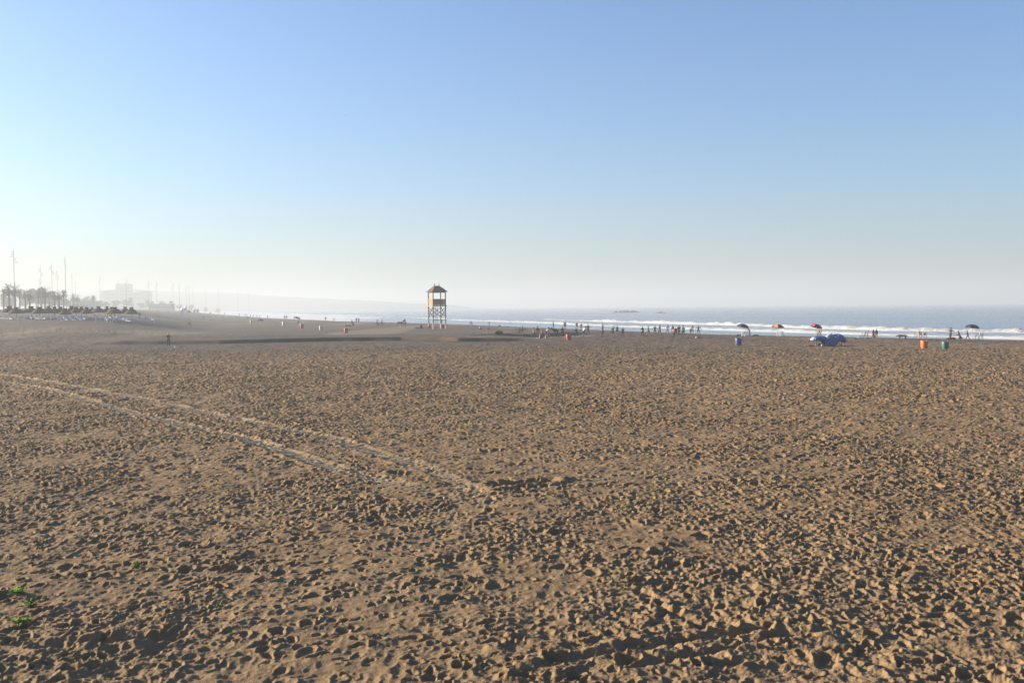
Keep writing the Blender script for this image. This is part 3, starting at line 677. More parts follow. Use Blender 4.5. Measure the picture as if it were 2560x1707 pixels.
    def cloth(vs, rs, es): m = MB(); add_mesh(m, skin_mesh('c', [v + off for v in vs], rs, es)); return m
    def sleeves(frac):
        vs = [P + up * .02, wa, ch, nb]; rs = [.150, .137, .155, .080]; es = [(0, 1), (1, 2), (2, 3)]
        for k in 'lr':
            hip, kn, an, toe, sh, el, wr, d4 = J[k]; b = len(vs); vs += [sh, (sh + el) / 2]; rs += [.078, .063]; es += [(2, b), (b, b + 1)]
            if frac > 0: vs += [el, wr - d4 * .02]; rs += [.053, .042]; es += [(b + 1, b + 2), (b + 2, b + 3)]
        return cloth(vs, rs, es)
    def legs_(long):
        vs = [P + up * .04]; rs = [.145]; es = []
        for k in 'lr':
            hip, kn, an, toe, *_ = J[k]; b = len(vs); vs += [hip, (hip + kn) / 2, kn * .9 + hip * .1]; rs += [.105, .093, .074]; es += [(0, b), (b, b + 1), (b + 1, b + 2)]
            if long: vs += [kn * .45 + an * .55, an * .95 + kn * .05]; rs += [.064, .055]; es += [(b + 2, b + 3), (b + 3, b + 4)]
        return cloth(vs, rs, es)
    hair = MB(); hair.ell(h + q @ Vector((0, -.014, .040)), (.081, .094, .094), 12, 8, q); hair.ell(h + q @ Vector((0, -.052, -.005)), (.070, .052, .07), 10, 6, q)
    robe = MB(); fz = min(J['l'][2].z, J['r'][2].z) + off.z; pf = P + off; sway = (J['l'][2] + J['r'][2]) / 2 + off
    def ringat(c, rx_, ry_): return [c + Vector((rx_ * math.cos(t * math.pi / 7), ry_ * math.sin(t * math.pi / 7), 0)) for t in range(14)]
    lv = [ringat(Vector((sway.x, sway.y, max(.06, fz - .02))), .24, .25), ringat((sway + pf) / 2 + Vector((0, 0, 0)), .21, .20), ringat(pf, .19, .165), ringat(wa + off, .17, .14), ringat(ch + off, .21, .145), ringat(nb + off, .10, .09)]
    robe.add([v for l in lv for v in l], [(r_ * 14 + i, r_ * 14 + (i + 1) % 14, r_ * 14 + 14 + (i + 1) % 14, r_ * 14 + 14 + i) for r_ in range(5) for i in range(14)])
    hood = MB(); hood.ell(h + q @ Vector((0, -.02, .02)), (.098, .112, .125), 12, 8, q); hood.ell(nk + off + Vector((0, -.02, .01)), (.10, .09, .09), 10, 6, q)
    top = (h.z + .13)
    shoes = MB()
    for k in 'lr': an, toe = J[k][2] + off, J[k][3] + off; shoes.tube([an - (toe - an) * .3 + Vector((0, 0, -.02)), (an + toe) / 2, toe + (toe - an) * .15], [.042, .046, .034], 8)
    _bc[pose] = dict(top=top, body=body.mesh('body'), short=sleeves(0).mesh('shirt'), long=sleeves(1).mesh('shirt'), shorts=legs_(0).mesh('shorts'), trousers=legs_(1).mesh('trousers'), hair=hair.mesh('hair'), robe=robe.mesh('robe'), hood=hood.mesh('hood'), shoes=shoes.mesh('shoes'), pelvis=off.z)
    for k, v in _bc[pose].items():
        if k not in ('top', 'pelvis'): v.materials.append(None)
    return _bc[pose]
CL = dict(black=(.015, .015, .018), dark=(.03, .03, .035), navy=(.02, .028, .06), blue=(.04, .10, .28), teal=(.03, .10, .12), red=(.30, .03, .03), maroon=(.14, .03, .035), white=(.60, .60, .60), grey=(.16, .16, .17), pale=(.38, .40, .44), green=(.22, .42, .20), darkgreen=(.02, .045, .03),
          brown=(.09, .055, .04), tan=(.26, .19, .13), jeans=(.05, .075, .13), purple=(.12, .09, .18), pink=(.42, .18, .20), olive=(.10, .09, .04))
skins = [(.19, .10, .065), (.26, .15, .10), (.12, .065, .04)]
def cmat(k): return mat('cloth_' + k, CL[k], .9, .15, 12, bump=.3)
def person(loc, H, pose, face, top, bot, label, sleeve='long', legs='trousers', hair='hair', group=None, sk=0, hc='black', extra=None):
    B = body_meshes(pose); std = {'sit': .98, 'kneel': 1.2, 'bend': 1.3, 'crouch': 1.05, 'seat': 1.35}.get(pose)
    sc = H / 1.75
    def ob(me, name, m, par=None):
        o = bpy.data.objects.new(name, me); COL.objects.link(o); o.material_slots[0].link = 'OBJECT'; o.material_slots[0].material = m
        if par: o.parent = par
        return o
    r_ = ob(B['body'], 'person', mat('skin_tone%d' % sk if False else ('skin_tone', 'skin_light', 'skin_dark')[sk], skins[sk], .6, .1, 20))
    r_.location = loc; r_.rotation_euler.z = R(face); r_.scale = (sc * 1.22, sc * 1.22, sc)
    if legs == 'robe': ob(B['robe'], 'robe', cmat(bot), r_); ob(B['long'], 'shirt', cmat(top), r_)
    else: ob(B[sleeve], 'shirt', cmat(top), r_); ob(B[legs], legs, cmat(bot), r_)
    ob(B[hair], hair, cmat(hc), r_); ob(B['shoes'], 'shoes', cmat('dark'), r_)
    tag(r_, label, 'person', group); return r_
G1 = 'players and onlookers by the waterline'; G2 = 'people walking far along the shore'
PE = [  # px, feet y, head y, pose, facing, shirt, lower, label, options
 (421, 865, 832, 'hold', 10, 'maroon', 'jeans', 'person in dark red jacket and jeans standing alone, nearest on the left', dict(hc='white', hair='hair')),
 (1335, 844.5, 818.5, 'walk', 60, 'green', 'dark', 'person in light green top and dark trousers, left end of the packing group', dict(group=G1)),
 (1343.5, 844, 815, 'stand2', -20, 'darkgreen', 'teal', 'tall person in dark green jacket beside the light green one', dict(group=G1)),
 (1355, 843, 819, 'stand', -60, 'maroon', 'dark', 'person in dark maroon jacket behind the red bag', dict(group=G1)),
 (1366, 843, 818.5, 'reach', -80, 'white', 'darkgreen', 'person with bright white sleeves leaning right over the bags', dict(group=G1)),
 (1383.5, 822, 803, 'stand', -80, 'dark', 'dark', 'slim dark person at the waterline above the crouching pair', dict(group=G1)),
 (1387, 842, 817.5, 'bend', 80, 'brown', 'dark', 'left of two people bending close together by the dark strip', dict(group=G1)),
 (1393.5, 842, 818, 'bend', 95, 'teal', 'dark', 'right one of the two bending people, teal jacket', dict(group=G1)),
 (1406, 842.5, 816, 'stand', 0, 'dark', 'dark', 'person all in dark clothes standing left of the red bin', dict(group=G1)),
 (1412.3, 823, 803, 'stand', 180, 'black', 'black', 'person in black shorts and top at the waterline above the red bin', dict(group=G1, legs='shorts', sleeve='short')),
 (1440.5, 843, 819, 'walk', 20, 'navy', 'navy', 'person in navy with legs apart, just right of the red bin', dict(group=G1)),
 (1442, 821, 803, 'hips', 180, 'dark', 'dark', 'dark person with hands on hips at the waterline, above the navy one', dict(group=G1, legs='shorts')),
 (1453, 825, 807, 'stand', 160, 'red', 'dark', 'person in red shirt at the waterline', dict(group=G1, legs='shorts', sleeve='short')),
 (1458.5, 842, 816, 'reach', -60, 'white', 'dark', 'person in white vest swinging a dark jacket forward', dict(group=G1, legs='shorts', sleeve='short')),
 (1470, 833, 810, 'hips', 180, 'dark', 'dark', 'dark person with elbows out, between the red shirt and white pair', dict(group=G1)),
 (1507, 830, 807, 'hips', -90, 'dark', 'dark', 'slim dark person seen side on behind the white shirt', dict(group=G1)),
 (1505.5, 842, 819, 'stand', 0, 'pale', 'maroon', 'player in pale shirt and dark red shorts, middle of the strand', dict(group=G1, legs='shorts', sleeve='short')),
 (1532, 842, 815, 'raised', 15, 'grey', 'dark', 'player in grey shirt with one arm raised high', dict(group=G1, legs='shorts', sleeve='short')),
 (1543, 836, 813, 'stand', 180, 'blue', 'dark', 'player in bright blue shirt and black shorts', dict(group=G1, legs='shorts', sleeve='short')),
 (1557, 840.5, 817.5, 'stand', 160, 'navy', 'dark', 'person in dark clothes standing just right of the blue shirt', dict(group=G1)),
 (1606.5, 840, 816, 'stand2', 20, 'darkgreen', 'dark', 'broad person in dark green hooded jacket, first of the loose row', dict(group=G1, hair='hood', hc='darkgreen')),
 (1621.5, 838.5, 814.5, 'walk', 75, 'dark', 'dark', 'dark player stepping left with arm out, second of the loose row', dict(group=G1, legs='shorts', sleeve='short')),
 (1637.5, 837.5, 813.5, 'armsout', 180, 'maroon', 'black', 'player in dark maroon top with legs astride', dict(group=G1, legs='shorts')),
 (1648.5, 838.5, 811.5, 'walk2', -60, 'navy', 'navy', 'player in navy leaning right, fourth of the loose row', dict(group=G1, legs='shorts')),
 (1669, 832, 811, 'walk', -70, 'teal', 'teal', 'person in teal running clothes at the water, alone', dict(group=G1)),
 (1682, 834, 812, 'stand', 0, 'red', 'dark', 'person in red top partly hidden behind the walking red shirt', dict(group=G1)),
 (1683.5, 845, 818, 'walk', -40, 'pink', 'brown', 'person in pinkish red shirt walking with a long stride', dict(group=G1, sleeve='short')),
 (1690, 840.5, 817, 'stand2', 0, 'black', 'black', 'stocky person in black right behind the pinkish red shirt', dict(group=G1)),
 (1697.5, 839, 812.5, 'walk2', 170, 'black', 'black', 'tall person in black with legs apart left of the pale blue jacket', dict(group=G1)),
 (1708, 842, 813, 'walk', 5, 'pale', 'dark', 'person in pale blue grey jacket and dark trousers', dict(group=G1)),
 (1726.5, 835, 813.5, 'reach', -80, 'tan', 'black', 'player in beige leaning right to face the other', dict(group=G1, legs='shorts', sleeve='short')),
 (1732, 834.5, 815, 'kick', 70, 'grey', 'dark', 'player with grey backpack kicking beside the small ball', dict(group=G1)),
 (1746, 836.5, 813.5, 'armsout', 175, 'navy', 'navy', 'person in navy with both arms spread wide', dict(group=G1, legs='shorts')),
 (1873.5, 838, 817, 'reach', 90, 'black', 'black', 'dark person reaching towards the chairs by the navy umbrella', {}),
 (2183.5, 841.5, 820.5, 'walk', 20, 'maroon', 'brown', 'person in rust red coat, left of the strolling couple', dict(legs='robe', hair='hood', hc='maroon')),
 (2191, 841.5, 819.5, 'stand', 0, 'navy', 'dark', 'person in dark blue, right of the strolling couple', {}),
 (2376, 846, 816.5, 'hold', -80, 'navy', 'dark', 'tall dark person looking at hands, left of the seated one', {}),
 (2399, 846, 825, 'kneel', 80, 'brown', 'brown', 'person in brown robe kneeling between two standing people', dict(legs='robe', hair='hood', hc='brown')),
 (2419.5, 846.5, 824, 'walk2', 70, 'dark', 'dark', 'dark person walking left under the dark blue umbrella', {}),
 (1175.5, 813, 802, 'walk', 80, 'navy', 'dark', 'left of the close dark pair on the crest right of the tower', dict(group=G2)),
 (1180, 813, 802, 'walk2', 80, 'dark', 'dark', 'right of the close dark pair on the crest right of the tower', dict(group=G2)),
 (1223, 813, 802, 'stand2', 30, 'navy', 'dark', 'single dark person on the crest well right of the tower', dict(group=G2)),
 (1218, 834, 817.5, 'reach', -40, 'olive', 'grey', 'person in olive jacket leaning forward on the middle sand', {}),
 (1199, 825, 817.5, 'sit', -70, 'pale', 'dark', 'person sitting low on the sand right of the tower', {}),
 (863, 815, 806, 'sit', -80, 'white', 'white', 'person in white sitting just above the pinkish red bin', dict(hc='black')),
 (881.5, 815, 797, 'kneel', 60, 'darkgreen', 'darkgreen', 'person in long dark cloak standing by the lying group', dict(legs='robe', hair='hood', hc='darkgreen')),
 (891, 806, 793.5, 'stand', 0, 'dark', 'dark', 'left of two strollers on the crest near the cloaked person', dict(group=G2)),
 (897, 806, 794, 'walk', 0, 'grey', 'dark', 'right of two strollers on the crest near the cloaked person', dict(group=G2)),
 (814, 801, 791, 'stand', 0, 'dark', 'dark', 'lone dark stroller on the crest above the beige bin', dict(group=G2)),
 (835, 801.5, 793, 'walk', 80, 'dark', 'dark', 'dark stroller stepping left, right of the lone one', dict(group=G2)),
 (711.5, 799, 788, 'stand', 0, 'pale', 'pale', 'left of two pale figures left of the tan umbrella', dict(group=G2)),
 (716.5, 799.5, 787.5, 'stand2', 0, 'grey', 'pale', 'right of two pale figures left of the tan umbrella', dict(group=G2)),
 (735.5, 798, 789.5, 'stand', 0, 'pale', 'grey', 'pale person half hidden behind the tan umbrella', dict(group=G2)),
 (747, 809.5, 800, 'sit', 60, 'dark', 'dark', 'dark person sitting beneath the tan umbrella', {}),
 (669, 794, 787, 'walk', 0, 'dark', 'dark', 'dark wader with board out at the shining water', dict(group=G2)),
 (649, 793, 785.5, 'walk2', -70, 'dark', 'dark', 'dark walker above the blue umbrella', dict(group=G2)),
 (642, 792, 784.5, 'walk', 80, 'tan', 'grey', 'tan walker just left of the dark one above the blue umbrella', dict(group=G2)),
 (633, 793, 786, 'stand', 0, 'dark', 'dark', 'small dark figure between two others above the yellow bin', dict(group=G2)),
 (626, 793, 785.5, 'stand', 0, 'purple', 'grey', 'small purple grey figure above the yellow bin', dict(group=G2)),
 (620, 797, 790, 'sit', 0, 'grey', 'dark', 'figure sitting on the sand left of the yellow bin', dict(group=G2)),
 (616, 790, 781, 'walk', 60, 'dark', 'dark', 'taller right one of a pair out at the bright water', dict(group=G2)),
 (612, 790, 782, 'walk2', 60, 'grey', 'grey', 'paler left one of a pair out at the bright water', dict(group=G2)),
 (598, 791, 782, 'stand2', 0, 'dark', 'dark', 'lone figure left of the pair at the bright water', dict(group=G2)),
 (561, 784, 778.5, 'stand', 0, 'dark', 'dark', 'tiny figure standing in the misty surf', dict(group=G2)),
 (547, 785, 780.5, 'stand', 0, 'grey', 'grey', 'tiniest faint figure at the left of the misty surf', dict(group=G2)),
 (556, 795, 789.5, 'walk', 0, 'navy', 'grey', 'small bluish figure on the sand below the misty surf', dict(group=G2)),
 (575, 797, 791, 'walk', 80, 'maroon', 'tan', 'small reddish figure on the sand below the misty surf', dict(group=G2)),
 (590, 797, 791, 'walk', 0, 'teal', 'tan', 'small teal figure right of the reddish one', dict(group=G2)),
 (510, 799.5, 789.5, 'stand', 0, 'dark', 'grey', 'slim dark person standing right of the cyclist', dict(group=G2)),
 (349, 795.5, 779, 'stand', 0, 'teal', 'teal', 'person in teal standing at the right end of the straw umbrellas', {}),
 (389, 774, 768.5, 'walk', 0, 'grey', 'grey', 'left of two faint walkers left of the hazy tower', dict(group=G2)),
 (394, 774, 768.5, 'walk2', 0, 'grey', 'grey', 'right of two faint walkers left of the hazy tower', dict(group=G2)),
]
import collections
for e in PE:
    px, fy, hy, pose, face, t_, b__, lab, kw = e
    p = at(px, fy); B = body_meshes(pose); H = (fy - hy) / FPX * p.y / B['top'] * 1.75
    H = min(max(H, 1.15 if pose not in ('sit',) else 1.3), 2.0)
    if pose == 'kick': H = min(H, 1.8)
    person(p + Vector((0, 0, .0)), H, pose, face, t_, b__, lab, **kw)
# child in purple among the bags
p = at(1371, 845.5); person(p, 1.35, 'sit', 0, 'purple', 'purple', 'small child in purple sitting at the right of the bags', group=G1)

# ------------------------------------------------------------------ bins
def make_bin(col, name):
    r_ = empty('litter_bin', (0, 0, 0)); m_ = mat('plastic_' + name, col, .45, .08, 6, spec=.5)
    b = MB(); b.lathe([(.30, 0), (.335, .03), (.365, .25), (.385, .55), (.385, .80), (.375, .86), (.345, .86), (.35, .80), (.33, .2), (.29, .08), (.02, .08)], 24); b.build('drum', m_, r_)
    c = MB(); c.lathe([(.376, .845), (.408, .85), (.412, .895), (.40, .925), (.362, .925), (.350, .87), (.352, .845)], 24, caps=False); c.build('rim', m_, r_)
    for z in (.30, .60): d = MB(); d.lathe([(.376, z - .03), (.394, z - .015), (.394, z + .015), (.382, z + .03)], 24, caps=False); d.build('hoop', m_, r_)
    return r_
for px, fy, hh, col, nm, lab in ((2310.5, 871.5, 20.5, (.50, .10, .022), 'orange', 'bright orange litter bin, near the right edge'), (2363, 873.5, 20.5, (.008, .085, .07), 'green', 'dark green litter bin right of the orange one'),
    (1846, 864, 19.5, (.008, .035, .15), 'blue', 'deep blue litter bin below the navy umbrella'), (1421.5, 851, 16, (.28, .015, .02), 'red', 'red litter bin in front of the players'),
    (865, 832.5, 12, (.25, .02, .03), 'crimson', 'pinkish red litter bin left of the mounted people'), (754.5, 820.5, 11, (.32, .03, .02), 'scarlet', 'red litter bin under the tan umbrella'),
    (709.5, 814.5, 10, (.50, .50, .48), 'white', 'small white and grey litter bin left of the red one'), (802.5, 825.5, 10.5, (.52, .40, .30), 'beige', 'beige litter bin, between the two red ones'), (628.5, 808.5, 8.5, (.42, .36, .10), 'yellow', 'yellow litter bin beside the blue umbrella')):
    p = at(px, fy); o = make_bin(col, nm); s_ = hh / FPX * p.y / .93; o.location = p - Vector((0, 0, .02)); o.scale = (s_,) * 3; tag(o, lab, 'litter bin', 'plastic litter bins on the sand')

# ------------------------------------------------------------------ umbrellas and chairs
alu = mat('pole_metal', (.35, .35, .36), .4, .05, 3)
def parasol(px, fy, ty, wpx, cols, tilt, rz, lab):
    p = at(px, fy); k = p.y / FPX; H = (fy - ty) * k; rr = wpx * k / 2
    r_ = empty('beach_umbrella', p, rz); ma = mat('canopy_' + cols[0], CLU[cols[0]], .8, .1, 5); mb_ = mat('canopy_' + cols[1], CLU[cols[1]], .8, .1, 5)
    m = MB(); m.tube([(0, 0, -.25), (0, 0, H * .80)], .028, 8); m.build('pole', alu, r_)
    c = MB(); n = 8; sub = 4; T = Matrix.Translation((0, 0, H * .80)) @ Matrix.Rotation(tilt, 4, 'Y'); ht = min(.42 * rr, .45)
    for g in range(n):
        c.cur = g % 2; vs = []; fs = []
        for i in range(6):
            t = i / 5
            for j in range(sub + 1):
                a = (g + j / sub) * 2 * math.pi / n; sag = 1 - .10 * math.sin(math.pi * j / sub) * t; r2 = rr * math.sin(t * 1.25) / math.sin(1.25) * sag
                z = ht * (math.cos(t * 1.25) - math.cos(1.25)) / (1 - math.cos(1.25)) + (.05 * math.sin(math.pi * j / sub) if i == 5 else 0)
                vs.append(T @ Vector((r2 * math.cos(a), r2 * math.sin(a), z)))
        for j in range(sub + 1):       # valance
            a = (g + j / sub) * 2 * math.pi / n; sag = 1 - .10 * math.sin(math.pi * j / sub); vs.append(T @ Vector((rr * sag * math.cos(a), rr * sag * math.sin(a), -.13)))
        fs = [(i * (sub + 1) + j, i * (sub + 1) + j + 1, (i + 1) * (sub + 1) + j + 1, (i + 1) * (sub + 1) + j) for i in range(6) for j in range(sub)]; c.add(vs, fs)
    cn = c.build('canopy', [ma, mb_], r_)
    f = MB(); tp = T @ Vector((0, 0, ht)); f.tube([tp, T @ Vector((0, 0, ht + .12))], [.03, .012], 6); f.build('tip', alu, cn)
    for g in range(n):
        a = g * 2 * math.pi / n; q = MB(); q.tube([T @ Vector((0, 0, ht * .55)), T @ Vector((rr * .6 * math.cos(a), rr * .6 * math.sin(a), ht * .42))], .009, 4); q.build('rib', alu, r_)
    tag(r_, lab, 'umbrella', 'open beach umbrellas'); return p
CLU = dict(navy=(.025, .03, .075), slate=(.20, .22, .24), orange=(.62, .26, .12), black=(.02, .02, .022), red=(.42, .03, .06), blue=(.03, .07, .17), tan=(.24, .15, .11), dblue=(.02, .025, .06))
parasol(1857, 841, 809.5, 30, ('navy', 'navy'), .18, .3, 'navy and grey umbrella behind the blue bin')
parasol(1945, 841, 811, 30, ('orange', 'black'), .12, .5, 'orange and black umbrella over white chairs')
parasol(2041, 845, 809.5, 30, ('red', 'black'), .32, .2, 'red and black umbrella tilted beside the blue tarpaulin')
parasol(2430, 848, 809, 34, ('dblue', 'dblue'), .10, .1, 'dark blue umbrella nearest the right edge')
parasol(650, 812, 798, 21, ('blue', 'blue'), 0, .2, 'small blue umbrella beside the yellow bin')
parasol(743, 810, 791.5, 17, ('tan', 'tan'), .25, 0, 'tan umbrella above the small red bin')
def make_chair(m_):
    r_ = empty('plastic_chair', (0, 0, 0)); s_ = MB(); s_.box((0, 0, .43), (.46, .44, .035)); s_.build('seat', m_, r_)
    for x, y in ((-.22, -.2), (.22, -.2), (-.22, .2), (.22, .2)): l = MB(); l.tube([(x * 1.12, y * 1.15, 0), (x, y, .43)], [.026, .034], 6); l.build('leg', m_, r_)
    b = MB(); b.tube([(-.21, -.2, .43), (-.23, -.27, .70), (-.15, -.31, .90), (0, -.32, .94), (.15, -.31, .90), (.23, -.27, .70), (.21, -.2, .43)], 0.034, 6)
    for x in (-.11, -.035, .035, .11): b.tube([(x, -.21, .45), (x * 1.05, -.27, .70), (x, -.315, .915)], .028, 5, flat=.5)
    b.build('backrest', m_, r_)
    for x in (-.25, .25): a = MB(); a.tube([(x, .2, .43), (x * 1.06, .2, .64), (x * 1.06, 0, .66), (x, -.25, .66)], .027, 6); a.build('armrest', m_, r_)
    return r_
chm = dict(white=mat('white_plastic', (.55, .55, .55), .4, .05, 4), green=mat('green_plastic', (.03, .09, .08), .4, .05, 4), pink=mat('pink_plastic', (.50, .24, .22), .4, .05, 4), dark=mat('dark_plastic', (.04, .055, .06), .4, .05, 4), grey=mat('grey_plastic', (.22, .22, .21), .4, .05, 4))
cproto = {}
for px, fy, face, c, lab in ((1857.5, 840.5, 70, 'white', 'left white chair under the navy umbrella'), (1864, 840.5, 80, 'grey', 'grey chair under the navy umbrella, next to the dark person'), (1946, 840, 150, 'white', 'left white chair under the orange umbrella'), (1953.5, 840, 100, 'white', 'right white chair under the orange umbrella'),
    (2043, 842, 60, 'grey', 'grey chair below the red umbrella, behind the tarpaulin'), (2048, 842, 80, 'dark', 'dark chair below the red umbrella'), (2158.5, 843, 60, 'grey', 'left grey chair at the low table'), (2165.5, 843, 80, 'dark', 'right dark chair at the low table'),
    (2292.5, 846.5, 120, 'green', 'left green chair of the trio behind the orange bin'), (2301, 847, 175, 'pink', 'pink chair in the middle of the trio'), (2310, 847, 110, 'dark', 'right dark green chair of the trio, armrest to the right'), (2443, 848, 80, 'dark', 'left chair right of the walker under the dark blue umbrella'), (2451.5, 848.5, 80, 'green', 'right chair of the pair nearest the right edge')):
    p = at(px, fy)
    if c not in cproto: cproto[c] = make_chair(chm[c]); o = cproto[c]
    else: o = copy_tree(cproto[c])
    s_ = 1.08; o.location = p; o.rotation_euler.z = R(face) + math.pi * 0; o.scale = (s_, s_, s_ * 1.05); tag(o, lab, 'chair', 'plastic chairs by the sea')
p = at(2152, 846); t = empty('low_table', p, .1); MB().box((0, 0, .42), (1.05, .6, .05)).build('table_top', wood_d, t)
for x, y in ((-.45, -.24), (.45, -.24), (-.45, .24), (.45, .24)): MB().tube([(x, y, 0), (x * .95, y, .40)], .022, 6).build('leg', chm['white'], t)
tag(t, 'low dark table with pale legs beside the two chairs', 'table')
# ------------------------------------------------------------------ blue tarpaulin shelter
tp_b = mat('blue_tarpaulin', (.014, .055, .19), .6, .3, 2.5, bump=.9, spec=.5, col2=(.06, .14, .34)); tp_w = mat('pale_sheet', (.40, .44, .50), .5, .15, 3, bump=.6)
p0 = at(2068, 865.5); K = p0.y / FPX
root = empty('tarpaulin_shelter', p0)
tx_ = np.array([2024, 2030, 2034, 2040, 2047, 2055, 2058.5, 2061, 2067, 2073, 2078.5, 2081, 2086, 2094, 2102, 2108, 2113, 2118.0]); tz_ = np.array([848, 844, 840.5, 839, 838.5, 839, 841.5, 841, 837, 835.5, 833, 836.5, 835, 834, 836, 840, 846, 853.0])
bz_ = np.array([852, 850, 849.5, 849.5, 849, 849, 855, 864.5, 865.5, 865.5, 865.5, 865.5, 862, 853, 851, 852, 855, 857.0])
nx_ = 90; xs = np.linspace(2024, 2118, nx_); T_ = (865.5 - np.interp(xs, tx_, tz_)) * K; Bt = np.maximum((865.5 - np.interp(xs, tx_, bz_)) * K, 0.0); XX = (xs - 2068) * K
vrow = [(-.75, 0.0), (-.72, .35), (-.55, .70), (-.28, .93), (0, 1.0), (.30, .92), (.62, .66), (.9, .3), (1.05, 0.0)]
vs = []; 
for k, (yy, f) in enumerate(vrow):
    for i in range(nx_):
        base = Bt[i] if yy < 0 else (Bt[i] * .8 if (xs[i] < 2058 or xs[i] > 2094) else 0.02)
        w = .07 * math.sin(XX[i] * 8 + k * 1.9) + .05 * math.sin(XX[i] * 19 - k * 2.6) + .03 * math.sin(XX[i] * 37 + k); vs.append((XX[i] + w * .5, yy * (1.0 if 2034 < xs[i] < 2110 else .75) + w, base + (T_[i] - base) * f + (w * .35 if 0 < f < 1 else 0)))
m = MB()
for k in range(len(vrow) - 1):
    for i in range(nx_ - 1):
        m.cur = 1 if (xs[i] < 2032 or xs[i] > 2112 or (2070 > xs[i] > 2063 and k in (2, 3))) else 0
        a = k * nx_ + i; m.f.append((a, a + 1, a + nx_ + 1, a + nx_)); m.mi.append(m.cur)
m.v = vs; sh = m.build('tarpaulin', [tp_b, tp_w], root, smooth=True); sd = sh.modifiers.new('t', 'SOLIDIFY'); sd.thickness = .015
for x, zt in ((2037, 849), (2086, 836), (2104, 838), (2056, 841)): x_ = (x - 2068) * K; MB().tube([(x_, 0 if x != 2037 else -.6, -.2), (x_, 0 if x != 2037 else -.6, (865.5 - zt) * K * .97)], .035, 7).build('pole', wood_d, root)
MB().tube([((2086 - 2068) * K, -.9, .62), ((2098 - 2068) * K, -1.0, .03)], .06, 8).build('prop_log', mat('driftwood', (.32, .24, .18), .9, .2, 5, bump=.4), root)
tag(root, 'slumped blue tarpaulin shelter with pale torn ends on the sand', 'shelter')
def heap(px, fy, w, d, h, mm, name, lab, cat, seed=1, n=5):
    p = at(px, fy); rs = random.Random(seed); m = MB()
    for k in range(n): m.ell((rs.uniform(-.35, .35) * w, rs.uniform(-.3, .3) * d, rs.uniform(.2, .45) * h), (w * rs.uniform(.16, .3), d * rs.uniform(.2, .35), h * rs.uniform(.4, .6)), 9, 7)
    o = m.build(name, mm); o.location = p - Vector((0, 0, .03)); tag(o, lab, cat); return o
heap(2026, 865, 1.3, .5, .18, mat('orange_cloth', (.36, .07, .03), .9, .3, 5, bump=.5), 'cloth_heap', 'rumpled orange red cloth lying left of the tarpaulin', 'cloth', 3, 9)
heap(2049, 865, .7, .5, .42, cmat('dark'), 'bag_pile', 'dark bags piled in front of the tarpaulin', 'bag', 4, 6); heap(2057.5, 865.5, .42, .3, .33, mat('white_bag_cloth', (.5, .5, .5), .8, .1, 5), 'white_bag', 'white bag leaning on the front of the tarpaulin', 'bag', 5, 4); heap(2040, 864, .35, .3, .25, cmat('tan'), 'cloth_bundle', 'tan bundle between the orange cloth and dark bags', 'cloth', 6, 4)
heap(1846.5, 840, .75, .5, .42, cmat('navy'), 'bag_pile', 'rounded dark blue bundle left of the white chair', 'bag', 8, 4); heap(1890, 840.5, 1.0, .4, .35, mat('green_cloth', (.03, .16, .08), .8, .2, 5), 'cloth_bundle', 'flattened green bundle right of the dark person', 'cloth', 9, 6)
heap(1244, 834.5, 1.5, .8, .6, cmat('navy'), 'bag_pile', 'dark heap of bags on the sand at the edge of the dark strip', 'bag', 10, 8); heap(1250, 815.5, 1.0, .5, .35, cmat('dark'), 'driftwood_lump', 'small dark lump on the beach crest', 'lump', 11, 3)
heap(1355.5, 846, .55, .5, .9, cmat('red'), 'red_bag', 'upright red bag among the packing group', 'bag', 12, 6); heap(1351, 846, .35, .4, .8, cmat('pink'), 'pink_bag', 'pinkish upright bag left of the red bag', 'bag', 13, 5); heap(1366.5, 846.5, .4, .4, .75, cmat('pink'), 'pale_bag', 'pale pink bag beside the purple child', 'bag', 14, 5)
heap(1341, 845.5, .6, .3, .2, cmat('pale'), 'cloth_bundle', 'pale crumpled cloth at the feet of the packing group', 'cloth', 15, 4)
heap(2377, 847.5, 1.6, .6, .28, cmat('black'), 'blanket_heap', 'black blanket heap between the tall and kneeling people', 'blanket', 16, 7); heap(2369, 846.5, .4, .3, .3, mat('white_bag_cloth', (.5, .5, .5)), 'white_bag', 'small white bag at the left of the black blanket', 'bag', 17, 3)
heap(1741, 845, .35, .3, .3, mat('white_bag_cloth', (.5, .5, .5)), 'white_bag', 'white bag on the sand below the person with spread arms', 'bag', 18, 4); heap(1747, 845, .7, .3, .2, cmat('black'), 'dark_bag', 'flat black bag beside the white bag below the players', 'bag', 19, 4)
heap(870, 815.5, 1.6, .6, .45, cmat('dark'), 'blanket_heap', 'dark blanket heap between the white and cloaked figures', 'blanket', 20, 6); heap(1043, 820.5, 1.4, .5, .35, cmat('grey'), 'bag_pile', 'grey bags with white tops left of the dark barrel', 'bag', 21, 6)
heap(1000, 816.5, .4, .3, .3, mat('white_bag_cloth', (.5, .5, .5)), 'white_bag', 'white bag at the feet of the left pony', 'bag', 22, 3); heap(528, 800, 1.2, .6, .5, cmat('tan'), 'bag_pile', 'tan heap right of the slim dark person', 'bag', 23, 4)
m = MB(); m.ell((0, 0, .16), (.16, .16, .16), 12, 8); o = m.build('ball', hut_w); p = at(1737, 833.5); o.location = p; tag(o, 'small pale ball at the foot of the kicking player', 'ball')
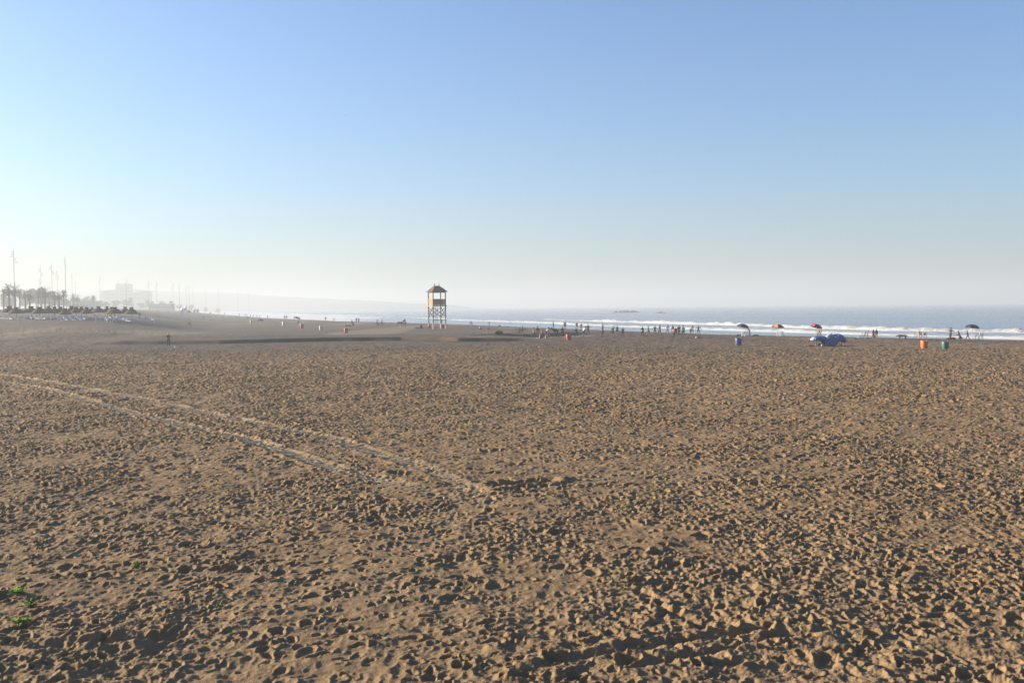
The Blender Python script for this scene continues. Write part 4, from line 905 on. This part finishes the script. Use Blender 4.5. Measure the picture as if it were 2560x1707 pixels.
# barrel, rods and chair under the tower
p = at(1053, 821.5); r_ = empty('barrel', p); b = MB(); b.lathe([(.25, 0), (.30, .15), (.32, .42), (.30, .70), (.25, .86), (.02, .88)], 16); b.build('drum', cmat('navy'), r_)
for z in (.2, .64): b = MB(); b.lathe([(.312, z - .03), (.325, z), (.312, z + .03)], 16, caps=False); b.build('hoop', cmat('black'), r_)
tag(r_, 'dark barrel standing left of the near tower', 'barrel')
m = MB(); m.tube([(0, 0, -.2), (.03, 0, 1.65)], [.03, .015], 6); o = m.build('stake', wood_d); o.location = at(1059.5, 822); tag(o, 'thin upright stake between the barrel and the tower', 'stake')
p = at(1075.5, 822.5); person(p, 1.6, 'sit', 60, 'dark', 'dark', 'dark person sitting under the left side of the near tower', hair='hood', hc='dark')
for px, lab in ((1108, 'small red brown crate under the tower'), (1112, 'second red brown crate at the right leg of the tower')):
    p = at(px, 821.5); r_ = empty('crate', p); MB().box((0, 0, .05), (.34, .34, .05)).build('base', bagm, r_)
    for k, (a, b_2, sx, sy) in enumerate(((0, -.17, .36, .03), (0, .17, .36, .03), (-.17, 0, .03, .3), (.17, 0, .03, .3))): MB().box((a, b_2, .45), (sx, sy, .8)).build('side_panel', bagm, r_)
    tag(r_, lab, 'crate', 'crates under the tower')

# ------------------------------------------------------------------ bicycles and their riders, ponies, dog
rub = mat('rubber', (.02, .02, .02), .8, .1, 5)
def make_bike():
    r_ = empty('bicycle', (0, 0, 0))
    for y in (-.53, .53):
        w = MB(); vs = []; n = 24
        for i in range(n):
            t = 2 * math.pi * i / n
            for j in range(6): u = 2 * math.pi * j / 6; rr = .33 + .022 * math.cos(u); vs.append((.022 * math.sin(u), y + rr * math.cos(t), .35 + rr * math.sin(t)))
        w.add(vs, [(i * 6 + j, i * 6 + (j + 1) % 6, ((i + 1) % n) * 6 + (j + 1) % 6, ((i + 1) % n) * 6 + j) for i in range(n) for j in range(6)]); wh = w.build('wheel', rub, r_)
        s_ = MB(); [s_.tube([(0, y, .35), (0, y + .32 * math.cos(t), .35 + .32 * math.sin(t))], .004, 3) for t in [k * math.pi / 5 for k in range(10)]]; s_.build('spokes', alu, wh)
    f = MB(); bb = (0, -.05, .32); st = (0, -.18, .82); hd = (0, .36, .84)
    for a, b in ((bb, st), (bb, hd), ((0, -.16, .76), (0, .36, .80)), (bb, (0, -.53, .35)), ((0, -.17, .78), (0, -.53, .35)), (hd, (0, .53, .35))): f.tube([a, b], .018, 6)
    f.build('frame', rub, r_); h = MB(); h.tube([(-.28, .26, .98), (-.2, .33, 1.0), (0, .36, .98), (.2, .33, 1.0), (.28, .26, .98)], .014, 6); h.tube([hd, (0, .36, .98)], .016, 6); h.build('handlebar', rub, r_)
    s_ = MB(); s_.ell((0, -.2, .88), (.08, .14, .035), 8, 5); s_.tube([st, (0, -.19, .87)], .014, 5); s_.build('saddle', rub, r_); return r_
bk = make_bike()
def bike(px, fy, face, lab, first=False): o = bk if first else copy_tree(bk); o.location = at(px, fy); o.rotation_euler.z = R(face); o.scale = (1.05,) * 3; tag(o, lab, 'bicycle', 'bicycles on the beach'); return o
def ride_on(o, H, t_, b__, lab, pz=.93, back=-.2, pose='ride', **kw):
    M = Matrix.Rotation(o.rotation_euler.z, 4, 'Z'); q = o.location + M @ Vector((0, back, pz)); person(q, H, pose, math.degrees(o.rotation_euler.z), t_, b__, lab, **kw)
o = bike(473, 815.5, 75, 'bicycle ridden on the left sand, above the lone red jacketed person', True); ride_on(o, 1.75, 'pale', 'dark', 'cyclist in pale shirt and dark shorts riding leftwards', pz=1.03, legs='shorts', sleeve='short')
o = bike(943.5, 815, -80, 'bicycle at the left of the two parked side by side'); ride_on(o, 1.7, 'teal', 'dark', 'person in teal astride the left bicycle', pz=1.03)
o = bike(955, 815, -85, 'bicycle at the right of the two side by side'); ride_on(o, 1.5, 'black', 'black', 'smaller dark person on the right bicycle', pz=.98)
bike(1293, 832.5, 60, 'bicycle parked at the left above the dark strip'); bike(1308, 832.5, -60, 'bicycle parked at the right above the dark strip')
person(at(1296, 832.5), 1.5, 'crouch', -60, 'dark', 'dark', 'dark person crouching between the parked bicycles'); person(at(1306, 832), 1.25, 'stand', 40, 'grey', 'dark', 'small grey figure behind the right parked bicycle')
pony_m = mat('pony_coat', (.05, .045, .045), .8, .2, 3); pony_b = mat('pony_coat_brown', (.07, .05, .04), .8, .2, 3)
def quad(kind, m_, head_low):
    if kind == 'pony':
        S = [(0, -.62, 1.02), (0, -.30, 1.05), (0, .05, .98), (0, .42, 1.0), (0, .60, 1.08)]; SR = [.21, .24, .25, .24, .17]
        N_ = [(0, .82, 1.22), (0, 1.02, 1.36), (0, 1.28, 1.22), (0, 1.42, 1.10)] if not head_low else [(0, .86, .98), (0, 1.06, .82), (0, 1.28, .66), (0, 1.38, .52)]; NR = [.13, .10, .075, .06]
        F = [(.13, .46, .72), (.13, .48, .42), (.13, .46, .12), (.13, .50, .03)]; FR = [.085, .05, .035, .05]
        Hh = [(.14, -.56, .78), (.14, -.42, .58), (.14, -.66, .38), (.14, -.62, .12), (.14, -.57, .03)]; HR = [.13, .09, .045, .035, .05]; tail = [(0, -.80, 1.08), (0, -.92, .85), (0, -.90, .5)]; TR = [.05, .06, .02]
    else:
        S = [(0, -.42, .50), (0, -.18, .50), (0, .10, .47), (0, .32, .50)]; SR = [.10, .095, .115, .13]
        N_ = [(0, .46, .52), (0, .56, .50), (0, .66, .44), (0, .78, .38)]; NR = [.075, .07, .065, .035]
        F = [(.07, .33, .34), (.07, .35, .18), (.07, .33, .04), (.07, .37, .02)]; FR = [.05, .032, .022, .028]
        Hh = [(.07, -.40, .38), (.07, -.30, .26), (.07, -.46, .17), (.07, -.43, .04), (.07, -.39, .02)]; HR = [.07, .05, .024, .022, .028]; tail = [(0, -.55, .50), (0, -.70, .40), (0, -.80, .28)]; TR = [.025, .025, .012]
    V = S + N_; RR = SR + NR; E = [(i, i + 1) for i in range(len(V) - 1)]
    for s_ in (-1, 1):
        for ch, cr, at_i in ((F, FR, len(S) - 2), (Hh, HR, 0)):
            b = len(V); ph = .06 * s_ * (1 if ch is F else -1)
            V += [(x * s_, y + ph * (1 - z), z) for x, y, z in ch]; RR += cr; E += [(at_i, b)] + [(b + i, b + i + 1) for i in range(len(ch) - 1)]
    b = len(V); V += tail; RR += TR; E += [(0, b)] + [(b + i, b + i + 1) for i in range(len(tail) - 1)]
    m = MB(); add_mesh(m, skin_mesh('q', V, RR, E, root=1)); e = Vector(N_[1 if kind == 'dog' else 1])
    for s_ in (-1, 1): k = .35 if kind == 'dog' else .6; m.tube([e + Vector((s_ * .07 * k * 1.6, 0, .05 * k)), e + Vector((s_ * .09 * k * 1.6, .01, .22 * k))], [.05 * k, .008], 6)
    return m, S
m, S = quad('pony', pony_m, False); o = m.build('pony', pony_b); p = at(1000, 816); o.location = p; o.rotation_euler.z = R(-80); mn = MB(); [mn.box((0, .68 + k * .09, 1.26 + k * .055), (.04, .12, .18), (R(-30), 0, 0)) for k in range(4)]; mn.build('mane', cmat('black'), o); tag(o, 'dark brown pony at the left, muzzle towards the rider', 'pony', 'ponies by the shore')
m, S = quad('pony', pony_m, False); o = m.build('pony', pony_m); p = at(1012, 816); o.location = p; o.rotation_euler.z = R(35); mn = MB(); [mn.box((0, .68 + k * .09, 1.26 + k * .055), (.04, .12, .18), (R(-30), 0, 0)) for k in range(4)]; mn.build('mane', cmat('black'), o)
sa = MB(); sa.ell((0, 0, 1.24), (.2, .28, .07), 10, 6); sa.build('saddle', cmat('brown'), o); tag(o, 'dark grey pony carrying the dark rider', 'pony', 'ponies by the shore')
ride_on(o, 1.7, 'black', 'black', 'dark rider sitting on the grey pony', pz=1.26, back=0, pose='mount')
m, S = quad('dog', None, True); o = m.build('dog', mat('dog_coat', (.07, .045, .025), .9, .3, 6)); o.location = at(2256, 849); o.rotation_euler.z = R(80); o.scale = (1.15,) * 3; tag(o, 'brown dog with lowered head left of the three chairs', 'dog')

# ------------------------------------------------------------------ straw umbrellas, loungers and posts on the left
straw = mat('straw_thatch', (.05, .045, .035), .95, .35, 5, bump=.8); polew = mat('umbrella_post', (.13, .10, .08), .85, .2, 5)
def make_thatch(seed):
    rs = random.Random(seed); r_ = empty('straw_umbrella', (0, 0, 0)); m = MB(); m.tube([(0, 0, -.4), (0, 0, 2.3)], .07, 8); m.build('pole', polew, r_)
    c = MB(); c.lathe([(1.98, 1.30), (2.02, 1.40), (1.50, 1.92), (.95, 2.34), (.50, 2.52), (.45, 2.46), (.9, 2.24), (1.4, 1.80)], 28, caps=False, jit=.03)
    for k in range(260):
        a = rs.uniform(0, 6.283); r0 = rs.uniform(.5, 1.75); r1 = r0 + rs.uniform(.25, .5); z0 = 2.82 - .66 * r0; z1 = 2.82 - .66 * r1 - .12; w = .09
        c.add([(r0 * math.cos(a - w / r0 / 2), r0 * math.sin(a - w / r0 / 2), z0 + .03), (r0 * math.cos(a + w / r0 / 2), r0 * math.sin(a + w / r0 / 2), z0 + .03), (r1 * math.cos(a + .02), r1 * math.sin(a + .02), z1)], [(0, 1, 2)])
    cn = c.build('thatch', straw, r_, smooth=False)
    t = MB(); t.lathe([(.50, 2.40), (.42, 2.52), (.60, 2.76), (.70, 2.86), (.5, 2.92), (.05, 2.84)], 18, jit=.10)
    for k in range(50): a = rs.uniform(0, 6.283); t.tube([(.2 * math.cos(a), .2 * math.sin(a), 2.42), (.62 * math.cos(a), .62 * math.sin(a), 2.85 + rs.uniform(-.12, .12))], [.05, .02], 4)
    t.build('topknot', straw, cn, smooth=False); return r_
th = [make_thatch(1), make_thatch(2)]
us_ = [(24, 795, 38, 765.5), (41, 796.5, 34, 768), (78, 796, 36, 766), (99, 797, 34, 767.5), (122, 794, 26, 765), (137, 796.5, 28, 767), (152, 795, 26, 767), (163, 799, 26, 771), (179, 794, 26, 765), (191, 795.5, 26, 767), (204, 795, 24, 767), (217, 797.5, 28, 768), (230, 784, 14, 767.5),
       (247, 793, 28, 766), (268, 793.5, 22, 766.5), (279, 795, 22, 767.5), (287, 798, 36, 768), (313, 795.5, 22, 767), (329, 799, 28, 768)]
for i, (px, fy, w, ty) in enumerate(us_):
    p = at(px, fy); k = p.y / FPX; o = th[i % 2] if i < 2 else copy_tree(th[i % 2]); sw = w * k / 3.5; sz = (fy - ty) * k / 2.9; o.location = p; o.rotation_euler.z = i * 1.1; o.scale = (sw, sw, sz)
    lb = {0: 'straw umbrella at the left edge of the beach', 12: 'tiny faint straw umbrella behind the gap of the long row', 18: 'straw umbrella closing the right end of the row', 7: 'small dark straw umbrella set low in front of the row'}.get(i, f"dark straw umbrella, {ordw(i, 0)} from the left in the row")
    tag(o, lb, 'straw umbrella', 'straw umbrellas over the loungers')
p = at(472, 787); k = p.y / FPX; o = copy_tree(th[0]); o.location = p; o.scale = (14 * k / 3.9,) * 2 + (12 * k / 2.9,); tag(o, 'lone straw umbrella beyond the cyclist near the misty shore', 'straw umbrella', 'straw umbrellas over the loungers')
lw = mat('lounger_white', (.50, .51, .53), .5, .06, 4); lmat = mat('lounger_pad', (.30, .31, .36), .8, .12, 4)
def make_lounger():
    r_ = empty('sun_lounger', (0, 0, 0)); f = MB()
    for x in (-.3, .3): f.tube([(x, -.95, .30), (x, .95, .30)], .03, 6)
    f.build('frame', lw, r_); MB().box((0, -.3, .36), (.62, 1.3, .09)).build('mattress', lmat, r_); MB().box((0, .58, .58), (.62, .78, .09), (R(42), 0, 0)).build('backrest', lw, r_)
    for x, y in ((-.3, -.8), (.3, -.8), (-.3, .7), (.3, .7)): MB().tube([(x, y, -.02), (x, y, .30)], .028, 6).build('leg', lw, r_)
    return r_
lo = make_lounger(); n = 0
rows = [(4, 799, 30, 800.5, 3), (55, 798, 108, 800.5, 5), (112, 799, 150, 800, 3), (150, 803, 200, 802.5, 4), (168, 798, 212, 800, 4), (243, 795, 272, 805, 5), (278, 797, 300, 796, 3), (272, 804, 300, 804.5, 3), (304, 799.5, 323, 806, 4), (330, 804, 345, 805.5, 2), (370, 803, 384, 802, 2)]
rw = ['left edge', 'second straw cluster', 'middle row back', 'middle row front', 'middle row right', 'slanting line below the right cluster', 'shade of the right cluster', 'front of the right cluster', 'slanting line at the last umbrella', 'end of the lounger field', 'open sand past the last umbrella']
for ri, (x0, y0, x1, y1, c) in enumerate(rows):
    for k in range(c):
        t = k / (c - 1); p = at(x0 + (x1 - x0) * t, y0 + (y1 - y0) * t); o = lo if n == 0 else copy_tree(lo); n += 1; o.location = p; o.rotation_euler.z = R(40 + 25 * math.sin(n)); o.scale = (1.05,) * 3
        tag(o, f"pale lounger at the {rw[ri]}, {ordw(k, 0)} from the left there", 'sun lounger', 'sun loungers under the straw umbrellas')
for i, (px, fy, hh, lab) in enumerate(((50.5, 806.5, 14, 'white post in front of the loungers, left of three'), (145, 807.5, 14, 'white post in front of the loungers, middle of three'), (240, 807.5, 14, 'white post in front of the loungers, right of three'), (386, 808.5, 8, 'short white post right of the loungers'), (418, 800.5, 9, 'white post standing alone right of the lounger field'), (365, 801, 12, 'pale blue post right of the person in teal'))):
    p = at(px, fy); k = p.y / FPX; h = hh * k; r_ = empty('marker_post', p); MB().box((0, 0, h / 2 - .1), (.21, .21, h + .1)).build('post', hut_w if i < 5 else mat('blue_paint', (.18, .25, .36)), r_); MB().box((0, 0, h + .0), (.26, .26, .08)).build('cap', hut_w, r_); tag(r_, lab, 'post', 'white posts by the loungers')
# promenade wall far behind the loungers
pts = [at_y(-60, 776, 330), at_y(60, 776, 420), at_y(200, 776, 620), at_y(330, 776, 1000)]
m = MB()
for a, b in zip(pts[:-1], pts[1:]):
    za, zb_ = gz(a.x, a.y), gz(b.x, b.y); d = (b - a); d.z = 0; nrm = Vector((-d.y, d.x, 0)).normalized() * .25
    vs = [Vector((q.x, q.y, z)) + s_ * nrm for q, zz in ((a, za), (b, zb_)) for z in (zz - .5, zz + .9) for s_ in (-1, 1)]; m.add(vs, [(0, 1, 3, 2), (4, 6, 7, 5), (0, 4, 5, 1), (2, 3, 7, 6), (0, 2, 6, 4), (1, 5, 7, 3)])
o = m.build('promenade_wall', wall_p, smooth=False); tag(o, 'long low hazy promenade wall behind the loungers', 'wall')

# ------------------------------------------------------------------ small green plants and litter on the near sand
leafg = mat('fresh_leaves', (.13, .27, .03), .85, .2, 30, spec=.05); stemg = mat('plant_stem', (.10, .16, .04), .7, .2, 20)
def plant(px, py, w, lab, seed):
    p = at(px, py); rs = random.Random(seed); k = p.length / FPX; r0 = w * k / 2; root = empty('green_plant', p - Vector((0, 0, .01))); s_ = MB(); l = MB()
    for i in range(10):
        a = rs.uniform(0, 6.28); rr = r0 * rs.uniform(.2, 1); tip = Vector((rr * math.cos(a), rr * math.sin(a), rs.uniform(.05, .16) * (r0 / .13) + .02)); s_.tube([(0, 0, -.05), tip * .5 + Vector((0, 0, .03)), tip], [.006, .005, .003], 5)
        for j in range(7):
            q = tip + Vector((rs.gauss(0, .3) * r0 * .6, rs.gauss(0, .3) * r0 * .6, rs.gauss(0, .02))); u = Vector((rs.gauss(0, 1), rs.gauss(0, 1), rs.gauss(0, .5))).normalized() * r0 * .30; v = u.cross(Vector((rs.gauss(0, .3), rs.gauss(0, .3), 1))).normalized() * r0 * .19
            l.add([q - u, q - u * .3 + v, q + u * .5 + v * .8, q + u, q + u * .5 - v * .8, q - u * .3 - v], [(0, 1, 2, 3), (0, 3, 4, 5)])
    s_.build('stem', stemg, root); l.build('leaves', leafg, root, smooth=False); tag(root, lab, 'plant', 'small green plants in the sand')
for i, (x, y, w, lab) in enumerate(((45, 1490, 34, 'largest green leafy plant at the lower left, casting a shadow'), (72, 1520, 28, 'low green plant just below the largest one'), (46, 1568, 30, 'green plant lowest at the left edge'), (72, 1556, 16, 'upright green tuft joined to the lowest plant'), (343, 1420, 20, 'small lone green plant right of the leafy pair'), (545, 1514, 9, 'faint green sprig farther right on the lower sand'), (1040, 1506, 13, 'sparse green sprig near the bottom centre'), (1107, 1559, 11, 'sparse green sprig below the centre one'))): plant(x, y, w, lab, i + 3)
scrap = mat('white_scrap', (.55, .55, .53), .6, .1, 10)
for i, (x, y, w, lab) in enumerate(((146, 1492, 8, 'white scrap right of the largest plant'), (22, 1490, 7, 'white pebble left of the largest plant'), (353, 1464, 4, 'tiny white shell below the lone plant'), (390, 867.5, 5, 'white scrap left of the lone person in red jacket'), (437, 868, 4, 'white scrap right of the lone person in red jacket'), (1348, 868.5, 4, 'white scrap in front of the packing group'), (1907, 1654, 6, 'white shell near the ridges at the bottom'), (1540, 1281, 4, 'small white shell on the middle sand'), (402, 1428, 6, 'pale grey pebble right of the lone plant'), (2222, 965, 5, 'tiny pale scrap on the right sand'), (1062, 1322, 4, 'tiny white shell in the centre foreground'), (655, 1210, 4, 'small white shell beside the wheel tracks'))):
    p = at(x, y); rs = random.Random(i); k = p.length / FPX * w / 2; m = MB(); m.ell((0, 0, 0), (k, k * .7, k * .5), 8, 6); m.v = [(a + rs.uniform(-.15, .15) * k, b + rs.uniform(-.15, .15) * k, c + rs.uniform(-.1, .1) * k) for a, b, c in m.v]
    o = m.build('litter_scrap', scrap); o.location = p + Vector((0, 0, .035)); tag(o, lab, 'scrap', 'white scraps and shells on the sand')

# ------------------------------------------------------------------ gulls
gm = mat('gull_grey', (.16, .16, .17), .8, .15, 5)
def gull(px, py, Y, wpx, roll, lab):
    p = at_y(px, py, Y); s_ = wpx * Y / FPX / 1.4; r_ = empty('gull', p, R(15), s_); b = MB(); b.ell((0, 0, 0), (.08, .24, .075), 10, 7); b.ell((0, .24, .03), (.045, .07, .045), 8, 6); b.tube([(0, .3, .02), (0, .37, .01)], [.014, .004], 5); b.add([(-.04, -.2, 0), (.04, -.2, 0), (.08, -.4, .01), (-.08, -.4, .01), (0, -.3, .03)], [(0, 1, 4), (1, 2, 4), (2, 3, 4), (3, 0, 4), (0, 3, 2, 1)]); b.build('body', gm, r_)
    for s2 in (-1, 1):
        w = MB(); sec = [(.04, .12, -.10, .02), (.30, .17, -.06, .12), (.48, .10, -.10, .10), (.72, -.12, -.20, -.10 if s2 < 0 else -.02)]
        vs = []
        for x, f, bk_, z in sec: vs += [(s2 * x, f, z + .012), (s2 * x, bk_, z), (s2 * x, (f + bk_) / 2, z - .012)]
        w.add(vs, [(i * 3 + j, i * 3 + (j + 1) % 3, i * 3 + 3 + (j + 1) % 3, i * 3 + 3 + j) for i in range(3) for j in range(3)] + [(0, 1, 2), (9, 11, 10)]); w.build('wing', gm, r_)
    r_.rotation_euler.y = roll; tag(r_, lab, 'gull', 'gulls in the sky')
gull(865, 289, 240, 13, .15, 'gull gliding with bent wings high in the blue sky'); gull(1155, 618, 380, 7, .3, 'tiny faint gull low over the horizon right of the tower')
# ------------------------------------------------------------------ haze
hz = bpy.data.materials.new('haze'); hz.use_nodes = True; hz.node_tree.nodes.clear()
ho = hz.node_tree.nodes.new('ShaderNodeOutputMaterial'); hv = hz.node_tree.nodes.new('ShaderNodeVolumePrincipled')
hv.inputs['Color'].default_value = (.52, .56, .60, 1); hv.inputs['Density'].default_value = .0007; hv.inputs['Anisotropy'].default_value = .2
hz.node_tree.links.new(hv.outputs[0], ho.inputs['Volume'])
hb = MB(); hb.add([(x, y, z) for z in (-5.5, 72) for x, y in ((-22000, -120), (28000, -120), (28000, 9500), (-22000, 9500))],
                  [(3, 2, 1, 0), (4, 5, 6, 7), (0, 1, 5, 4), (1, 2, 6, 5), (2, 3, 7, 6), (3, 0, 4, 7)])
hob = hb.build('haze', hz, smooth=False); tag(hob, 'pale morning sea haze over the whole beach', 'haze', kind='stuff')
